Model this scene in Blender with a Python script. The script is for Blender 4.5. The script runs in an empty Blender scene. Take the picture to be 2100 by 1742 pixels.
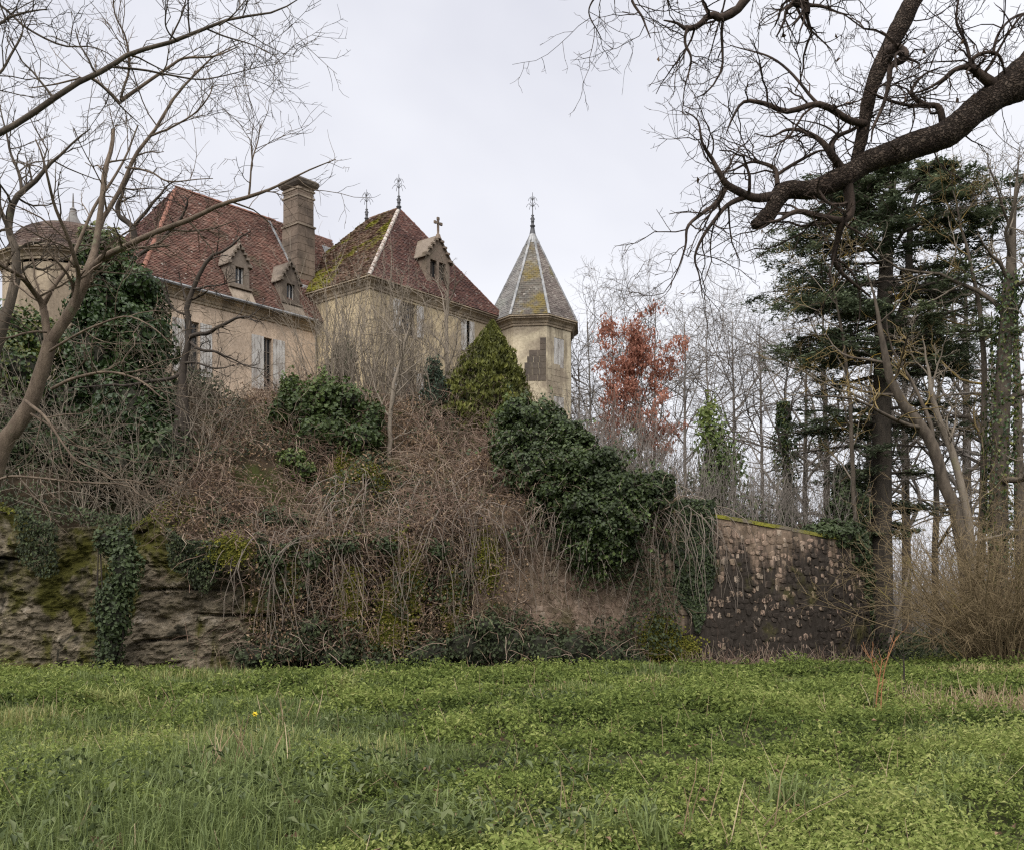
import bpy, math, random
import numpy as np
from mathutils import Vector, Matrix

# ------------------------------------------------------------------ camera, sky, sun, exposure
SC = bpy.context.scene
COL = SC.collection
F_PX, CX, HY, EYE = 1819.0, 1050.0, 1220.0, 1.6      # focal length, centre column and eye level on a 2100-wide frame
cam_d = bpy.data.cameras.new('camera'); cam = bpy.data.objects.new('camera', cam_d); COL.objects.link(cam)
cam.location = (0, 0, EYE); cam.rotation_euler = (math.radians(90), 0, 0)
cam_d.sensor_width = 36; cam_d.lens = F_PX / 2100 * 36; cam_d.shift_y = (HY - 871) / 2100
cam_d.clip_start = 0.05; cam_d.clip_end = 6000
SC.camera = cam

SUN_EL, SUN_AZ = math.radians(58), math.radians(200)   # azimuth clockwise from +Y: behind the camera, a little to the left
world = bpy.data.worlds.new('World'); SC.world = world; world.use_nodes = True
nt = world.node_tree; nt.nodes.clear()
N = nt.nodes.new; Lk = nt.links.new
wo = N('ShaderNodeOutputWorld'); bg = N('ShaderNodeBackground'); sky = N('ShaderNodeTexSky')
sky.sky_type = 'NISHITA'; sky.sun_disc = False; sky.sun_elevation = SUN_EL; sky.sun_rotation = SUN_AZ
sky.air_density = 1.0; sky.dust_density = 3.0
tc = N('ShaderNodeTexCoord'); mp = N('ShaderNodeMapping'); mp.inputs['Scale'].default_value = (1.0, 1.0, 2.2)
no = N('ShaderNodeTexNoise'); no.inputs['Scale'].default_value = 1.25; no.inputs['Detail'].default_value = 5; no.inputs['Roughness'].default_value = 0.5
no.inputs['Distortion'].default_value = 0.35
cr = N('ShaderNodeValToRGB'); cr.color_ramp.elements[0].position = 0.34; cr.color_ramp.elements[1].position = 0.68
cr.color_ramp.elements[0].color = (4.35, 4.4, 4.9, 1); cr.color_ramp.elements[1].color = (6.1, 6.15, 6.45, 1)   # stratus cover, thin and thick
mx = N('ShaderNodeMix'); mx.data_type = 'RGBA'; mx.inputs[0].default_value = 0.93
Lk(tc.outputs['Generated'], mp.inputs['Vector']); Lk(mp.outputs[0], no.inputs['Vector']); Lk(no.outputs['Fac'], cr.inputs['Fac'])
Lk(sky.outputs[0], mx.inputs[6]); Lk(cr.outputs[0], mx.inputs[7]); Lk(mx.outputs[2], bg.inputs['Color'])
bg.inputs['Strength'].default_value = 0.05
Lk(bg.outputs[0], wo.inputs['Surface'])
sun_d = bpy.data.lights.new('sun', 'SUN'); sun_d.energy = 1.5; sun_d.angle = math.radians(75); sun_d.color = (1.0, 0.97, 0.92)
sun = bpy.data.objects.new('sun', sun_d); COL.objects.link(sun); sun.location = (-6, -15, 40)
sdir = Vector((math.sin(SUN_AZ) * math.cos(SUN_EL), math.cos(SUN_AZ) * math.cos(SUN_EL), math.sin(SUN_EL)))
sun.rotation_euler = sdir.to_track_quat('Z', 'Y').to_euler()
vs = SC.view_settings; vs.view_transform = 'Standard'; vs.look = 'None'; vs.exposure = 1.75; vs.gamma = 1.0; vs.use_curve_mapping = False
SC.cycles.max_bounces = 5; SC.cycles.diffuse_bounces = 3; SC.cycles.glossy_bounces = 2; SC.cycles.transmission_bounces = 2
SC.cycles.use_denoising = False; SC.cycles.filter_width = 1.25; SC.cycles.use_adaptive_sampling = False

# ------------------------------------------------------------------ helpers
RG = np.random.default_rng(11)
def W(x, y, Y):                       # a point of the photograph (2100-wide) that stands Y metres away
    return np.array([(x - CX) / F_PX * Y, Y, EYE + (HY - y) / F_PX * Y])
def nrm(a): return a / np.maximum(np.linalg.norm(a, axis=-1, keepdims=True), 1e-9)
def smooth(t): t = np.clip(t, 0, 1); return t * t * (3 - 2 * t)

def _hash(ix, iy, iz, seed):
    h = (ix * 374761393 + iy * 668265263 + iz * 2147483647 + seed * 974711) & 0xFFFFFFFF
    h = ((h ^ (h >> 13)) * 1274126177) & 0xFFFFFFFF
    h = ((h ^ (h >> 16)) * 2246822519) & 0xFFFFFFFF
    return ((h ^ (h >> 15)) & 0xFFFF) / 32767.5 - 1
def vnoise(P, f=1.0, seed=0):
    P = np.asarray(P, float) * f
    i = np.floor(P).astype(np.int64); t = P - i; t = t * t * (3 - 2 * t)
    out = 0
    for dx in (0, 1):
        for dy in (0, 1):
            for dz in (0, 1):
                w = (t[..., 0] if dx else 1 - t[..., 0]) * (t[..., 1] if dy else 1 - t[..., 1]) * (t[..., 2] if dz else 1 - t[..., 2])
                out = out + w * _hash(i[..., 0] + dx, i[..., 1] + dy, i[..., 2] + dz, seed)
    return out
def fbm(P, f=1.0, seed=0, o=3):
    s = 0; a = 1
    for k in range(o):
        s = s + a * vnoise(P, f * 2 ** k, seed + k * 17); a *= 0.5
    return s

class Geo:
    def __init__(s): s.V = []; s.Q = []; s.T = []; s.C = []; s.n = 0
    def add(s, v, quads=None, tris=None, tint=0.5):
        v = np.asarray(v, float).reshape(-1, 3)
        if quads is not None and len(quads): s.Q.append(np.asarray(quads, np.int64).reshape(-1, 4) + s.n)
        if tris is not None and len(tris): s.T.append(np.asarray(tris, np.int64).reshape(-1, 3) + s.n)
        t = np.asarray(tint, float)
        s.V.append(v); s.C.append(np.full(len(v), float(t)) if t.ndim == 0 else t.reshape(-1)); s.n += len(v)
        return s
    def mesh(s, name, off=(0, 0, 0), smooth_shade=False):
        V = np.concatenate(s.V) - np.asarray(off); C = np.concatenate(s.C)
        Q = np.concatenate(s.Q) if s.Q else np.zeros((0, 4), np.int64); T = np.concatenate(s.T) if s.T else np.zeros((0, 3), np.int64)
        me = bpy.data.meshes.new(name)
        me.vertices.add(len(V)); me.vertices.foreach_set('co', V.astype(np.float32).ravel())
        loops = np.concatenate([Q.ravel(), T.ravel()]).astype(np.int32)
        me.loops.add(len(loops)); me.loops.foreach_set('vertex_index', loops)
        tot = np.concatenate([np.full(len(Q), 4), np.full(len(T), 3)]).astype(np.int32)
        st = np.concatenate([[0], np.cumsum(tot)[:-1]]).astype(np.int32)
        me.polygons.add(len(tot)); me.polygons.foreach_set('loop_start', st); me.polygons.foreach_set('loop_total', tot)
        me.polygons.foreach_set('use_smooth', np.full(len(tot), bool(smooth_shade)))
        a = me.attributes.new('tint', 'FLOAT', 'POINT'); a.data.foreach_set('value', C.astype(np.float32))
        me.update(calc_edges=True)
        return me

LOC = {}
def thing(name, label, cat, loc, group=None):
    o = bpy.data.objects.new(name, None); COL.objects.link(o); o.location = tuple(loc); o.empty_display_size = 0.2
    o['label'] = label; o['category'] = cat
    if group: o['group'] = group
    LOC[o] = np.asarray(loc, float); return o
def part(name, geo, mat, parent=None, smooth_shade=False, label=None, kind=None):
    off = LOC[parent] if parent is not None else np.zeros(3)
    o = bpy.data.objects.new(name, geo.mesh(name, off, smooth_shade)); COL.objects.link(o)
    o.data.materials.append(mat)
    if parent is not None: o.parent = parent
    LOC[o] = off
    if label: o['label'] = label
    if kind: o['kind'] = kind
    return o
def solo(name, geo, mat, label, cat=None, kind=None, group=None, smooth_shade=False):
    o = part(name, geo, mat, None, smooth_shade, label, kind)
    if cat: o['category'] = cat
    if group: o['group'] = group
    return o

def obox(g, c, ax, ay, az, hx, hy, hz, tint=0.5):
    c = np.asarray(c, float); ax, ay, az = (np.array([*a, 0.0][:3], float) for a in (ax, ay, az))
    v = [c + sx * hx * ax + sy * hy * ay + sz * hz * az for sz in (-1, 1) for sy in (-1, 1) for sx in (-1, 1)]
    g.add(v, [[0, 2, 3, 1], [4, 5, 7, 6], [0, 1, 5, 4], [2, 6, 7, 3], [0, 4, 6, 2], [1, 3, 7, 5]], tint=tint)
def tubes(g, P, R, sides=5, tint=0.5):
    """P (N,n,3) centre lines, R (N,n) radii: N tapering tubes at once."""
    P = np.asarray(P, float); R = np.asarray(R, float)
    if P.ndim == 2: P = P[None]; R = R[None]
    Nn, n, _ = P.shape
    if Nn == 0: return
    T = nrm(np.gradient(P, axis=1))
    ref = np.where(np.abs(nrm(P[:, -1] - P[:, 0])[:, 2:3]) > 0.8, np.array([[1.0, 0.13, 0]]), np.array([[0.1, 0.05, 1.0]]))
    A = nrm(np.cross(T, ref[:, None, :])); B = np.cross(T, A)
    an = np.arange(sides) / sides * 2 * np.pi
    V = P[:, :, None, :] + R[:, :, None, None] * (np.cos(an)[None, None, :, None] * A[:, :, None, :] + np.sin(an)[None, None, :, None] * B[:, :, None, :])
    base = (np.arange(Nn) * n * sides)[:, None, None]
    i = (np.arange(n - 1) * sides)[None, :, None]; j = np.arange(sides)[None, None, :]; k = (j + 1) % sides
    q = np.stack([base + i + j, base + i + k, base + i + sides + k, base + i + sides + j], -1).reshape(-1, 4)
    t = np.asarray(tint, float)
    if t.ndim == 1: t = np.repeat(t, n * sides)
    g.add(V.reshape(-1, 3), q, tint=t)
def leaves(g, P, Nv, size, tint, aspect=0.55, fold=0.18, axis=None):
    """folded leaf blades: centre P, facing Nv, length size."""
    P = np.asarray(P, float); n = len(P)
    if n == 0: return
    Nv = nrm(np.asarray(Nv, float)); size = np.broadcast_to(np.asarray(size, float), (n,))[:, None]
    a = RG.normal(size=(n, 3)) if axis is None else np.broadcast_to(np.asarray(axis, float), (n, 3)) + RG.normal(size=(n, 3)) * 0.25
    a = nrm(a - (a * Nv).sum(1, keepdims=True) * Nv); b = np.cross(Nv, a)
    V = np.stack([P - a * size * .5, P + b * size * aspect * .5 + Nv * size * fold - a * size * .08, P + a * size * .5, P - b * size * aspect * .5 + Nv * size * fold - a * size * .08], 1)
    i = np.arange(n)[:, None] * 4
    t = np.concatenate([i + [[0, 1, 2]], i + [[0, 2, 3]]]).reshape(-1, 3)
    tt = np.broadcast_to(np.asarray(tint, float), (n,))
    g.add(V.reshape(-1, 3), tris=t, tint=np.repeat(tt, 4))
def blades(g, P, D, L, wid, bend, tint):
    """grass blades: root P, leaning direction D (horizontal), length L."""
    n = len(P); D = nrm(D); up = np.array([0, 0, 1.0]); L = L[:, None]; b = bend[:, None]
    s = nrm(np.cross(D, up)) * np.asarray(wid, float).reshape(-1, 1) * .5
    m = P + up * L * (.62 - .12 * b) + D * L * .22 * b; t = P + up * L * (1 - .5 * b) + D * L * .62 * b
    V = np.stack([P - s, P + s, m + s * .8, m - s * .8, t], 1); i = np.arange(n)[:, None] * 5
    g.add(V.reshape(-1, 3), (i + [[0, 1, 2, 3]]).reshape(-1, 4), (i + [[3, 2, 4]]).reshape(-1, 3), np.repeat(tint, 5))

def grow(o, d, L, n, wig, up=0.0, rg=None, flat=1.0):
    rg = rg or RG; o = np.atleast_2d(o).astype(float); d = nrm(np.atleast_2d(d).astype(float)); m = len(o)
    L = np.broadcast_to(np.asarray(L, float), (m,)); st = (L / (n - 1))[:, None]; P = [o]
    for k in range(n - 1):
        w = rg.normal(size=(m, 3)) * wig; w[:, 2] *= flat; w[:, 2] += up
        d = nrm(d + w); P.append(P[-1] + d * st)
    return np.stack(P, 1)
def spawn(P, R, k, t0, t1, ang, lr, n, wig, up=0, rr=0.6, taper=0.15, rg=None, rmin=0.003, flat=1.0, L=None, lmin=0.0):
    """k side shoots on each path; returns paths and radii."""
    rg = rg or RG; Nn, m, _ = P.shape
    plen = np.linalg.norm(np.diff(P, axis=1), axis=2).sum(1)
    t = t0 + (t1 - t0) * (np.arange(k)[None, :] + rg.random((Nn, k))) / k
    f = t * (m - 1); i = np.clip(f.astype(int), 0, m - 2); w = (f - i)[..., None]; row = np.arange(Nn)[:, None]
    o = P[row, i] * (1 - w) + P[row, i + 1] * w; tg = nrm(P[row, i + 1] - P[row, i]); r = R[row, i] * (1 - w[..., 0]) + R[row, i + 1] * w[..., 0]
    q = rg.normal(size=o.shape); q = nrm(q - (q * tg).sum(-1, keepdims=True) * tg); q[..., 2] *= flat; q = nrm(q)
    a = np.radians(ang + rg.normal(size=t.shape) * 14)[..., None]
    d = tg * np.cos(a) + q * np.sin(a)
    ln = plen[:, None] * lr * (1.15 - .6 * t) * rg.uniform(.55, 1.3, t.shape) if L is None else rg.uniform(L[0], L[1], t.shape)
    ln = np.maximum(ln, lmin)
    C = grow(o.reshape(-1, 3), d.reshape(-1, 3), ln.ravel(), n, wig, up, rg, flat)
    r0 = np.maximum(r.ravel() * rr, rmin)
    return C, r0[:, None] * (1 - (1 - taper) * np.linspace(0, 1, n))[None] + rmin * .3
def resample(pts, n, wob=0.0, seed=0):
    """smooth (Catmull-Rom) path through points with radius in the last column"""
    p = np.asarray(pts, float); m = len(p)
    q = np.vstack([2 * p[0] - p[1], p, 2 * p[-1] - p[-2]])
    t = np.linspace(0, m - 1 - 1e-6, n); i = t.astype(int); f = (t - i)[:, None]
    a, b, c, d = q[i], q[i + 1], q[i + 2], q[i + 3]
    r = .5 * ((2 * b) + (c - a) * f + (2 * a - 5 * b + 4 * c - d) * f ** 2 + (3 * b - a - 3 * c + d) * f ** 3)
    P, R = r[:, :3], np.maximum(r[:, 3], .002)
    if wob: P = P + np.stack([vnoise(P * 1.0 + k * 31.7, 2.2, seed + k) for k in range(3)], 1) * wob * np.minimum(1, np.linspace(0, 6, n))[:, None]
    return P, R
def px(conv, pts, Y, wscale):
    """traced polyline [(x, y, width, dY)] -> points with radius"""
    out = []
    for q in pts:
        x, y = conv(q[0], q[1]); D = Y + (q[3] if len(q) > 3 else 0); out.append(list(W(x, y, D)) + [q[2] * wscale / 2 * D / F_PX])
    return np.array(out)
Z1 = lambda x, y: (.3532 * x, 328 + .3532 * y)
Z3 = lambda x, y: (.3532 * x, 820.3 + .3532 * y)
Z5 = lambda x, y: (1230.5 + .4141 * x, 779.3 + .4141 * y)
Z6 = lambda x, y: (1148.4 + .4531 * x, .4531 * y)
Z7 = lambda x, y: (.3906 * x, .3906 * y)
ZD = lambda x, y: (x, y)

# ------------------------------------------------------------------ materials
def ramp(nt, cols, pos=None):
    r = nt.nodes.new('ShaderNodeValToRGB'); e = r.color_ramp.elements; k = len(cols)
    while len(e) < k: e.new(0.5)
    for i, c in enumerate(cols): e[i].position = (pos[i] if pos else i / (k - 1)); e[i].color = (*c, 1)
    return r
def newmat(name):
    m = bpy.data.materials.new(name); m.use_nodes = True; b = m.node_tree.nodes['Principled BSDF']; return m, m.node_tree, b
def noise(nt, scale, detail=4, rough=.55, stretch=None, obj=False, dist=0.0):
    n = nt.nodes.new('ShaderNodeTexNoise'); n.inputs['Scale'].default_value = scale; n.inputs['Detail'].default_value = detail
    n.inputs['Roughness'].default_value = rough; n.inputs['Distortion'].default_value = dist
    if obj:
        g = nt.nodes.new('ShaderNodeTexCoord'); src = g.outputs['Object']
    else:
        g = nt.nodes.new('ShaderNodeNewGeometry'); src = g.outputs['Position']
    if stretch:
        mp = nt.nodes.new('ShaderNodeMapping'); mp.inputs['Scale'].default_value = stretch
        nt.links.new(src, mp.inputs['Vector']); src = mp.outputs[0]
    nt.links.new(src, n.inputs['Vector']); return n
def mixc(nt, fac, a, b, mode='MIX'):
    m = nt.nodes.new('ShaderNodeMix'); m.data_type = 'RGBA'; m.blend_type = mode
    for s, i in ((fac, 0), (a, 6), (b, 7)):
        if isinstance(s, (int, float)): m.inputs[i].default_value = s
        elif isinstance(s, tuple): m.inputs[i].default_value = (*s, 1)
        else: nt.links.new(s, m.inputs[i])
    return m.outputs[2]
def mask(nt, src, a, b):
    m = nt.nodes.new('ShaderNodeMapRange'); m.interpolation_type = 'SMOOTHSTEP'
    m.inputs[1].default_value = a; m.inputs[2].default_value = b; nt.links.new(src, m.inputs[0]); return m.outputs[0]
def math_(nt, op, a, b=0.0):
    m = nt.nodes.new('ShaderNodeMath'); m.operation = op
    for i, s in enumerate((a, b)):
        if isinstance(s, (int, float)): m.inputs[i].default_value = s
        else: nt.links.new(s, m.inputs[i])
    return m.outputs[0]
def bump(nt, b, h, strength=.5, dist=.02):
    n = nt.nodes.new('ShaderNodeBump'); n.inputs['Strength'].default_value = strength; n.inputs['Distance'].default_value = dist
    nt.links.new(h, n.inputs['Height']); nt.links.new(n.outputs[0], b.inputs['Normal'])
def tintnode(nt):
    a = nt.nodes.new('ShaderNodeAttribute'); a.attribute_name = 'tint'; return a.outputs['Fac']
def mat_leaf(name, cols, rough=.5, transl=.2, pos=None, spec=.35):
    m, nt, b = newmat(name); r = ramp(nt, cols, pos); nt.links.new(tintnode(nt), r.inputs['Fac'])
    nt.links.new(r.outputs[0], b.inputs['Base Color']); b.inputs['Roughness'].default_value = rough; b.inputs['Specular IOR Level'].default_value = spec
    if transl:
        t = nt.nodes.new('ShaderNodeBsdfTranslucent'); nt.links.new(r.outputs[0], t.inputs['Color'])
        x = nt.nodes.new('ShaderNodeMixShader'); x.inputs[0].default_value = transl; o = nt.nodes['Material Output']
        nt.links.new(b.outputs[0], x.inputs[1]); nt.links.new(t.outputs[0], x.inputs[2]); nt.links.new(x.outputs[0], o.inputs['Surface'])
    return m
def mat_cracked(name, deep, plate, top, scale=26, moss=None):
    """bark broken into small plates by furrows, weathered paler on the plates"""
    m, nt, b = newmat(name); g = nt.nodes.new('ShaderNodeNewGeometry'); ds = noise(nt, 5, 4, .6)
    vm = nt.nodes.new('ShaderNodeVectorMath'); vm.operation = 'MULTIPLY_ADD'; nt.links.new(ds.outputs['Color'], vm.inputs[0]); vm.inputs[1].default_value = (.22, .22, .22); nt.links.new(g.outputs['Position'], vm.inputs[2])
    mp = nt.nodes.new('ShaderNodeMapping'); mp.inputs['Rotation'].default_value = (0, .55, 0); mp.inputs['Scale'].default_value = (.45, 1, 1.25); nt.links.new(vm.outputs[0], mp.inputs['Vector'])
    v = nt.nodes.new('ShaderNodeTexVoronoi'); v.feature = 'DISTANCE_TO_EDGE'; v.inputs['Scale'].default_value = scale; nt.links.new(mp.outputs[0], v.inputs['Vector'])
    f = noise(nt, 40, 4, .6); pl = ramp(nt, [plate, top], [.38, .68]); big = noise(nt, 6, 4, .6); nt.links.new(big.outputs['Fac'], pl.inputs['Fac'])
    col = mixc(nt, mask(nt, v.outputs['Distance'], -.04, .24), deep, pl.outputs[0])
    if moss: col = mixc(nt, mask(nt, noise(nt, 2.2, 4, .6).outputs['Fac'], .58, .68), col, moss)
    nt.links.new(col, b.inputs['Base Color']); b.inputs['Roughness'].default_value = .95; b.inputs['Specular IOR Level'].default_value = .15
    h = math_(nt, 'ADD', mask(nt, v.outputs['Distance'], 0, .25), math_(nt, 'MULTIPLY', f.outputs['Fac'], .35)); bump(nt, b, h, 1.0, .03); return m
def mat_bark(name, c0, c1, c2=None, scale=6, lichen=0.0, rough=.9):
    """furrowed bark; c2 = lichen or moss colour growing in patches"""
    m, nt, b = newmat(name); n = noise(nt, scale, 5, .6, (1, 1, .3)); r = ramp(nt, [c0, c1], [.3, .7]); nt.links.new(n.outputs['Fac'], r.inputs['Fac'])
    col = r.outputs[0]
    if c2:
        l = noise(nt, scale * .35, 4, .6); col = mixc(nt, mask(nt, l.outputs['Fac'], .62 - lichen, .74 - lichen), col, c2)
    nt.links.new(col, b.inputs['Base Color']); b.inputs['Roughness'].default_value = rough; b.inputs['Specular IOR Level'].default_value = .2
    h = noise(nt, scale * 4, 4, .65, (1, 1, .25)); bump(nt, b, h.outputs['Fac'], .9, .02)
    return m
# ------------------------------------------------------------------ terrain
FX = np.array([-60, -30, -16, -14, -8, -4, 0, 4.3, 6, 8, 10, 11.3, 12, 12.4])
FY = np.array([21, 23, 23.8, 24, 24.6, 25.4, 26, 26.8, 27.05, 27.6, 28.4, 29.2, 30.0, 31.5])
def Ffoot(X): return np.interp(X, FX, FY)
def edge_z(X):
    X = np.asarray(X, float); q = np.stack([X, 0 * X, 0 * X], -1)
    return np.interp(X, [-60, -14, -7, -4, 0, 4.4, 6, 10, 12.4], [4.0, 3.3, 3.2, 3.5, 4.1, 4.1, 3.95, 3.4, 3.2]) + (.55 * vnoise(q, .42, 211) + .3 * vnoise(q, 1.1, 212)) * smooth((-1.5 - X) / 2.5)
def crest_z(X): return np.interp(X, [-60, -8, -3, 0, 2, 5, 8, 12.4], [8.9, 8.7, 8.5, 8.2, 7.4, 5.6, 4.4, 3.5])
def gz(X, Y):
    X = np.asarray(X, float); Y = np.asarray(Y, float)
    z = -.45 * smooth(Y / 24) - .06 * np.clip(Y - 24, 0, 12)
    P = np.stack([X, Y, 0 * X], -1)
    near = np.exp(-(X ** 2 + Y ** 2) / 60 ** 2)
    return z + near * (.10 * vnoise(P, .28, 3) + .05 * vnoise(P, .9, 4)) + (1 - near) * 6 * np.clip(vnoise(P, .004, 9), -.3, .6) * smooth((np.hypot(X, Y) - 150) / 500)
def hz(X, Y):
    X = np.asarray(X, float); Y = np.asarray(Y, float); d = Y - Ffoot(X)
    e = edge_z(X); c = crest_z(X); s = .55 * np.clip(d / 7.5, 0, 1) + .45 * smooth(d / 7.5)
    z = e + (c - e) * s
    P = np.stack([X, Y, 0 * X], -1)
    z = z + (.75 * vnoise(P, .45, 21) + .42 * vnoise(P, 1.1, 22)) * smooth(d / 1.5) * (1 - .8 * smooth((d - 8) / 5))
    return z * (1 - smooth((Y - 62) / 25)) - 1.5 * smooth((Y - 62) / 25)

def grid_geo(XX, YY, ZZ, tint=0.5):
    r, c = XX.shape; i = np.arange((r - 1) * c).reshape(r - 1, c)[:, :-1].ravel()
    return Geo().add(np.stack([XX, YY, ZZ], -1).reshape(-1, 3), np.stack([i, i + 1, i + c + 1, i + c], 1), tint=tint)

m_ground, nt_, b_ = newmat('meadow_soil')
n1 = noise(nt_, 1.2, 6, .65); n2 = noise(nt_, .12, 3)
r1 = ramp(nt_, [(.018, .018, .009), (.034, .038, .014), (.055, .06, .022)], [.3, .52, .75]); nt_.links.new(n1.outputs['Fac'], r1.inputs['Fac'])
nt_.links.new(mixc(nt_, mask(nt_, n2.outputs['Fac'], .45, .65), r1.outputs[0], (.035, .038, .015)), b_.inputs['Base Color'])
b_.inputs['Roughness'].default_value = 1; b_.inputs['Specular IOR Level'].default_value = .1
bump(nt_, b_, n1.outputs['Fac'], 1, .06)
far = np.array([60, 90, 140, 220, 400, 800, 1500, 3000.]); xs = np.concatenate([-far[::-1], np.arange(-40, 40.1, .5), far]); ys = np.concatenate([-far[::-1], np.arange(-40, -4, 4), np.arange(-4, 50, .5), far])
XX, YY = np.meshgrid(xs, ys)
o = solo('ground', grid_geo(XX, YY, gz(XX, YY)), m_ground, 'weedy meadow ground in front of the stone rampart', kind='structure', smooth_shade=True)

m_hill, nt_, b_ = newmat('bank_earth')
n1 = noise(nt_, 1.6, 6, .65); n2 = noise(nt_, .5, 4)
r1 = ramp(nt_, [(.014, .011, .007), (.038, .028, .018), (.07, .05, .034)], [.3, .5, .75]); nt_.links.new(n1.outputs['Fac'], r1.inputs['Fac'])  # earth darkened throughout so gaps between the canes look shaded
nt_.links.new(mixc(nt_, mask(nt_, n2.outputs['Fac'], .5, .62), r1.outputs[0], (.04, .046, .014)), b_.inputs['Base Color'])
b_.inputs['Roughness'].default_value = 1; b_.inputs['Specular IOR Level'].default_value = .1; bump(nt_, b_, n1.outputs['Fac'], 1, .12)
xs = np.concatenate([np.arange(-60, -20, 2), np.arange(-20, 12.41, .3), [12.4]]); ds = np.concatenate([np.arange(.6, 12, .3), np.arange(12, 64, 2.0)])
XX, DD = np.meshgrid(xs, ds); YY = Ffoot(XX) + DD; ZZ = hz(XX, YY); ZZ[0] -= 2.2
solo('hillside', grid_geo(XX, YY, ZZ), m_hill, 'overgrown bank rising from the rampart to the manor', kind='structure', smooth_shade=True)

# rock face at the left foot of the bank: layered limestone with undercut beds
m_rock, nt_, b_ = newmat('mossy_limestone')
n1 = noise(nt_, 1.1, 8, .65, (1, 1, 1.6)); n2 = noise(nt_, .75, 6, .62, (1, 1, .6), dist=.6); n3 = noise(nt_, 6, 10, .75, (1, 1, 1.8)); n4 = noise(nt_, .55, 5, .6, (1.3, 1, .45), dist=.8)
r1 = ramp(nt_, [(.13, .11, .078), (.27, .225, .16), (.46, .40, .32)], [.36, .54, .68]); nt_.links.new(n1.outputs['Fac'], r1.inputs['Fac'])
c = mixc(nt_, mask(nt_, n4.outputs['Fac'], .52, .62), r1.outputs[0], (.032, .03, .02))                 # black algae runs
c = mixc(nt_, mask(nt_, n2.outputs['Fac'], .46, .60), c, (.095, .092, .02))                          # moss
r3 = ramp(nt_, [(.6, .6, .6), (1.25, 1.22, 1.2)], [.35, .68]); nt_.links.new(n3.outputs['Fac'], r3.inputs['Fac'])
nt_.links.new(mixc(nt_, 1.0, c, r3.outputs[0], 'MULTIPLY'), b_.inputs['Base Color']); b_.inputs['Roughness'].default_value = .95; b_.inputs['Specular IOR Level'].default_value = .15
bump(nt_, b_, n3.outputs['Fac'], 1.0, .16)
xs = np.concatenate([np.arange(-60, -18, 1.0), np.arange(-18, -.6, .07)]); vv = np.linspace(0, 1, 90)
XX, VV = np.meshgrid(xs, vv); top = edge_z(XX) + .2 + .2 * vnoise(np.stack([XX, XX * 0, XX * 0], -1), .7, 5); ZZ = -.8 + (top + .8) * VV
P3 = np.stack([XX, ZZ * 0, ZZ], -1)
tilt = ZZ - .05 * XX + .25 * vnoise(P3 * [1, 1, .3], .5, 31)
bed = tilt * 1.55 + .5 * vnoise(P3 * [.5, 1, 1.0], .8, 8); fr = bed - np.floor(bed); lay = _hash(np.floor(bed).astype(np.int64), 0 * np.floor(bed).astype(np.int64), 0 * np.floor(bed).astype(np.int64), 5)
slot = np.exp(-(np.minimum(fr, 1 - fr) / .06) ** 2) * np.clip(-.35 + 2.2 * vnoise(P3 * [.8, 1, 2.0], .9, 41), 0, 1)
out = .34 * fbm(P3 * [.9, 1, .9], .6, 12, 6) + .05 * lay * smooth(np.minimum(fr, 1 - fr) * 6) - .42 * slot + .30 * (1 - VV) + .13 * fbm(P3, 2.6, 14, 4) + .12 * vnoise(P3 * [1, 1, .25], 1.6, 51) + .07 * fbm(P3 * [1, 1, 1.6], 6.5, 61, 3) - .10 * np.clip(vnoise(P3 * [.5, 1, 3.0], 1.8, 62) - .35, 0, 1)
YY = Ffoot(XX) + .25 - out + .5 * VV ** 6 * .6
gt = grid_geo(XX, YY, ZZ)
back = np.stack([xs, Ffoot(xs) + 1.6, edge_z(xs) + .25], 1); fr_ = np.stack([XX[-1], YY[-1], ZZ[-1]], 1); k = len(xs); i = np.arange(k - 1)
gt.add(np.vstack([fr_, back]), np.stack([i, i + 1, i + 1 + k, i + k], 1))
solo('cliff', gt, m_rock, 'mossy layered limestone cliff at the foot of the overgrown bank', kind='structure')

# ------------------------------------------------------------------ rampart wall of rubble stones
WP = np.array([(-1.2, 25.75), (0, 26), (2.2, 26.4), (4.3, 26.8), (6, 27.05), (8, 27.6), (10, 28.4), (11.3, 29.2), (12, 30), (12.4, 31.2), (12.5, 34), (12.2, 40), (11.6, 48)])
_p, _ = resample(np.c_[WP, np.zeros(len(WP)), np.ones(len(WP))], 400)
WPATH = _p[:, :2]; WS = np.concatenate([[0], np.cumsum(np.linalg.norm(np.diff(WPATH, axis=0), axis=1))])
def wall_at(s):
    x = np.interp(s, WS, WPATH[:, 0]); y = np.interp(s, WS, WPATH[:, 1]); e = .05
    dx = np.interp(s + e, WS, WPATH[:, 0]) - np.interp(s - e, WS, WPATH[:, 0]); dy = np.interp(s + e, WS, WPATH[:, 1]) - np.interp(s - e, WS, WPATH[:, 1])
    l = np.hypot(dx, dy); return x, y, dx / l, dy / l
def wall_top(s):
    x, y, _, _ = wall_at(s); z = np.interp(x, [-5, 0, 4.4, 6, 10, 12.6], [3.9, 4.2, 4.15, 4.0, 3.45, 3.25]); return np.where(y > 30.5, 3.25, z)
BAT = .30
def wall_face(s, z, out=0.0):
    """point on the battered face; out = metres proud of it"""
    x, y, tx, ty = wall_at(s); k = BAT * (1 - np.clip((z + .6) / 4.6, 0, 1)) + out
    return np.stack([x + ty * k, y - tx * k, z + 0 * x], -1)
S_END = WS[-1]
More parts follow.
